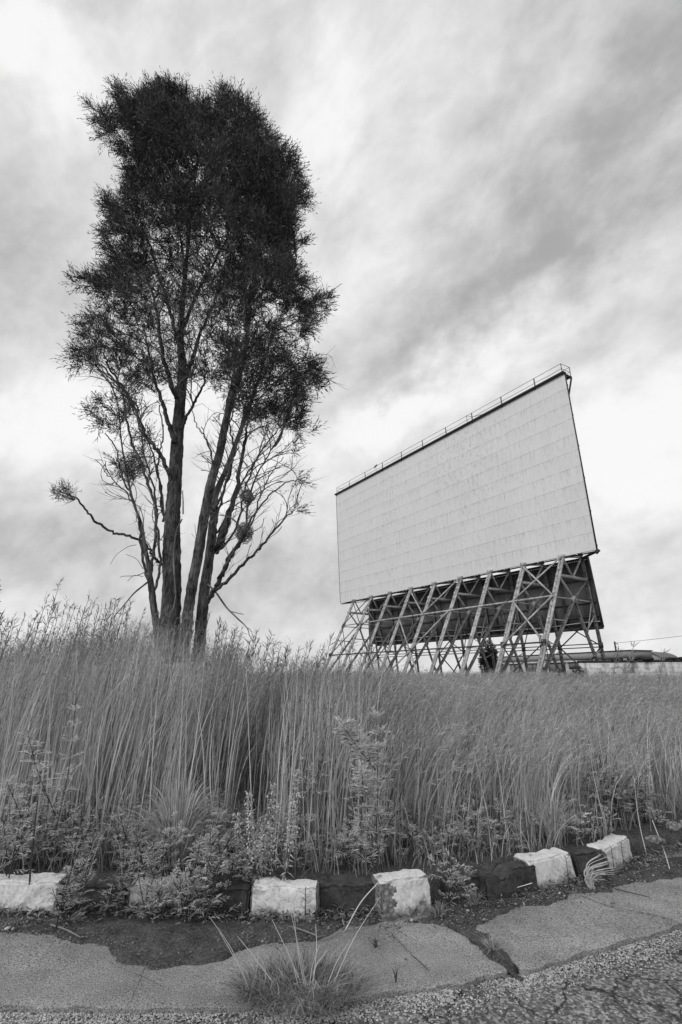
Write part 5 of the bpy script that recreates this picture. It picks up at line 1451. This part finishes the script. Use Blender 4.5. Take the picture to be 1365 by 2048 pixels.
# ---------------------------------------------------------------- pebbles, rubble, litter
def stones(mb, P, r, tone, flat_=.6):
    phi = (1+5**.5)/2
    ico = np.array([(-1, phi, 0), (1, phi, 0), (-1, -phi, 0), (1, -phi, 0), (0, -1, phi), (0, 1, phi), (0, -1, -phi), (0, 1, -phi), (phi, 0, -1), (phi, 0, 1), (-phi, 0, -1), (-phi, 0, 1)])/1.902
    f = np.array([(0, 11, 5), (0, 5, 1), (0, 1, 7), (0, 7, 10), (0, 10, 11), (1, 5, 9), (5, 11, 4), (11, 10, 2), (10, 7, 6), (7, 1, 8), (3, 9, 4), (3, 4, 2), (3, 2, 6), (3, 6, 8), (3, 8, 9), (4, 9, 5), (2, 4, 11), (6, 2, 10), (8, 6, 7), (9, 8, 1)])
    N = len(P); S = ico[None]*(1+rng.normal(0, .16, (N, 12, 1)))*np.stack([rng.uniform(.7, 1.3, N), rng.uniform(.7, 1.2, N), np.full(N, flat_)], 1)[:, None]*np.asarray(r)[:, None, None]
    a = rng.random(N)*6.28; c, s = np.cos(a)[:, None], np.sin(a)[:, None]
    S = np.stack([S[..., 0]*c-S[..., 1]*s, S[..., 0]*s+S[..., 1]*c, S[..., 2]], -1)
    mb.add((S+P[:, None]).reshape(-1, 3), tris=(f[None]+(np.arange(N)*12)[:, None, None]).reshape(-1, 3), tone=np.repeat(tone, 12))
mb = MB(); n_ = 15000
x = rng.uniform(-1.8, 2.6, n_); off = np.abs(rng.normal(0, .085, n_))+.003
P = np.column_stack([x, edge_y(x)-off, np.full(n_, -.026)]); keep = rng.random(n_) < np.clip(.35+1.5*(fbm(np.column_stack([P[:, :2], np.zeros(n_)]), 5, 3)-.35), .05, 1)
P = P[keep]; stones(mb, P, rng.uniform(.0022, .0065, len(P)), np.clip(rng.normal(.55, .25, len(P)), 0, 1))
tag(mb.build('gravel', M['pebble']), 'loose pale gravel along the broken edge of the gutter', 'gravel', kind='stuff')
mb = MB(); n_ = 3800
x = rng.uniform(-1.9, 2.6, n_); y = edge_y(x)+rng.random(n_)**1.5*(kerb_y(x)-edge_y(x)); P = np.column_stack([x, y, np.full(n_, .009)])
P = P[rng.random(n_) < np.clip((fbm(np.column_stack([P[:, :2], np.full(n_, 2.)]), 3.5, 3)-.4)/.2, .06, 1)]
stones(mb, P, rng.uniform(.0012, .0034, len(P)), np.clip(rng.normal(.1, .25, len(P)), 0, 1))
tag(mb.build('grit', M['pebble']), 'fine dark grit scattered over the gutter slabs', 'grit', kind='stuff')
mb = MB(); n_ = 11000
x = rng.uniform(-2.6, 3.2, n_); y = kerb_y(x)-np.abs(rng.normal(0, .20, n_))-.0; P = np.column_stack([x, y, np.full(n_, .022)])
P = P[rng.random(n_) < np.clip(.2+1.4*(fbm(np.column_stack([P[:, :2], np.ones(n_)]), 4, 3)-.3), .04, 1)]
stones(mb, P, rng.uniform(.0015, .0055, len(P))*np.where(rng.random(len(P)) < .05, 2.2, 1), np.clip(rng.normal(.12, .22, len(P)), 0, 1))
tag(mb.build('grit', M['pebble']), 'dark grit and small stones on the dirt below the kerb', 'grit', kind='stuff')
mb = MB(); n_ = 9500
x = rng.uniform(-2.4, 3.2, n_); y = kerb_y(x)-np.abs(rng.normal(0, .07, n_))+.04; wgt = np.interp(px_of(x, y), [0, 250, 650, 760, 900, 1365], [.8, 1, 1, .25, .3, .6]); k = rng.random(n_) < wgt; x, y = x[k], y[k]
B_ = np.column_stack([x, y, rng.uniform(.008, .055, len(x))]); D_ = rng.normal(0, 1, (len(x), 3)); D_[:, 2] *= .5; D_ /= np.linalg.norm(D_, axis=1, keepdims=True)
make_leaf_blades(mb, B_, D_, .035, .008, np.full(len(x), .3), .25)
tag(mb.build('leaf_litter', M['litter']), 'dead leaves and broken stems heaped along the foot of the kerb', 'litter', kind='stuff')
for pts, lab, r_ in (([(520, 1868), (570, 1862), (600, 1868), (632, 1880)], 'pale fallen stick lying in the litter below the seed-head weed', .007),
                     ([(632, 1884), (655, 1880), (672, 1870)], 'short pale stick at the right end of the litter heap', .006),
                     ([(100, 1858), (130, 1868), (160, 1884)], 'curved fallen twig on the dirt at the left', .006),
                     ([(1215, 1780), (1250, 1790), (1300, 1802)], 'thin dark root lying over the slab below the rightmost kerb blocks', .004)):
    Q_ = smooth_path([gl3(a, b_, .022) for a, b_ in pts], 6); mb = MB(); tube(mb, Q_-Q_[0], np.linspace(1, .6, len(Q_))*r_, 6, knob=.12)
    o = mb.build('fallen_stick', M['twig'] if r_ > .004 else M['stem']); o.location = tuple(Q_[0]); tag(o, lab, 'stick')
for px, py, r_, lab in ((14, 1866, .016, 'pale rounded stone on the dirt at the left edge'), (452, 1874, .013, 'white pebble in the dirt below the left end of the seed-head weed'), (1120, 1794, .012, 'small pale stone below the leaning white kerb block'),
                        (735, 1802, .014, 'small pale rubble lump at the foot of the plain black kerb block')):
    mb = MB(); stones(mb, np.zeros((1, 3)), np.array([r_]), np.array([.8])); o = mb.build('stone', M['pebble']); o.location = tuple(gl3(px, py, .022)); tag(o, lab, 'stone')
for px, py, d_, w_, lab in ((1352, 1634, 5.1, .10, 'pale broken concrete lump in the grass at the right edge'), (1311, 1662, 5.0, .08, 'pale concrete rubble half hidden in grass right of the last kerb block')):
    pp_ = gnd(px, py+18, .2); mb = MB()
    stones(mb, rng.normal(0, w_*.28, (7, 3))*[1, .6, .3], w_*rng.uniform(.4, .6, 7), np.full(7, .7), .6); o = mb.build('rubble_heap', M['broken_stone']); o.location = tuple(pp_); tag(o, lab, 'rubble')
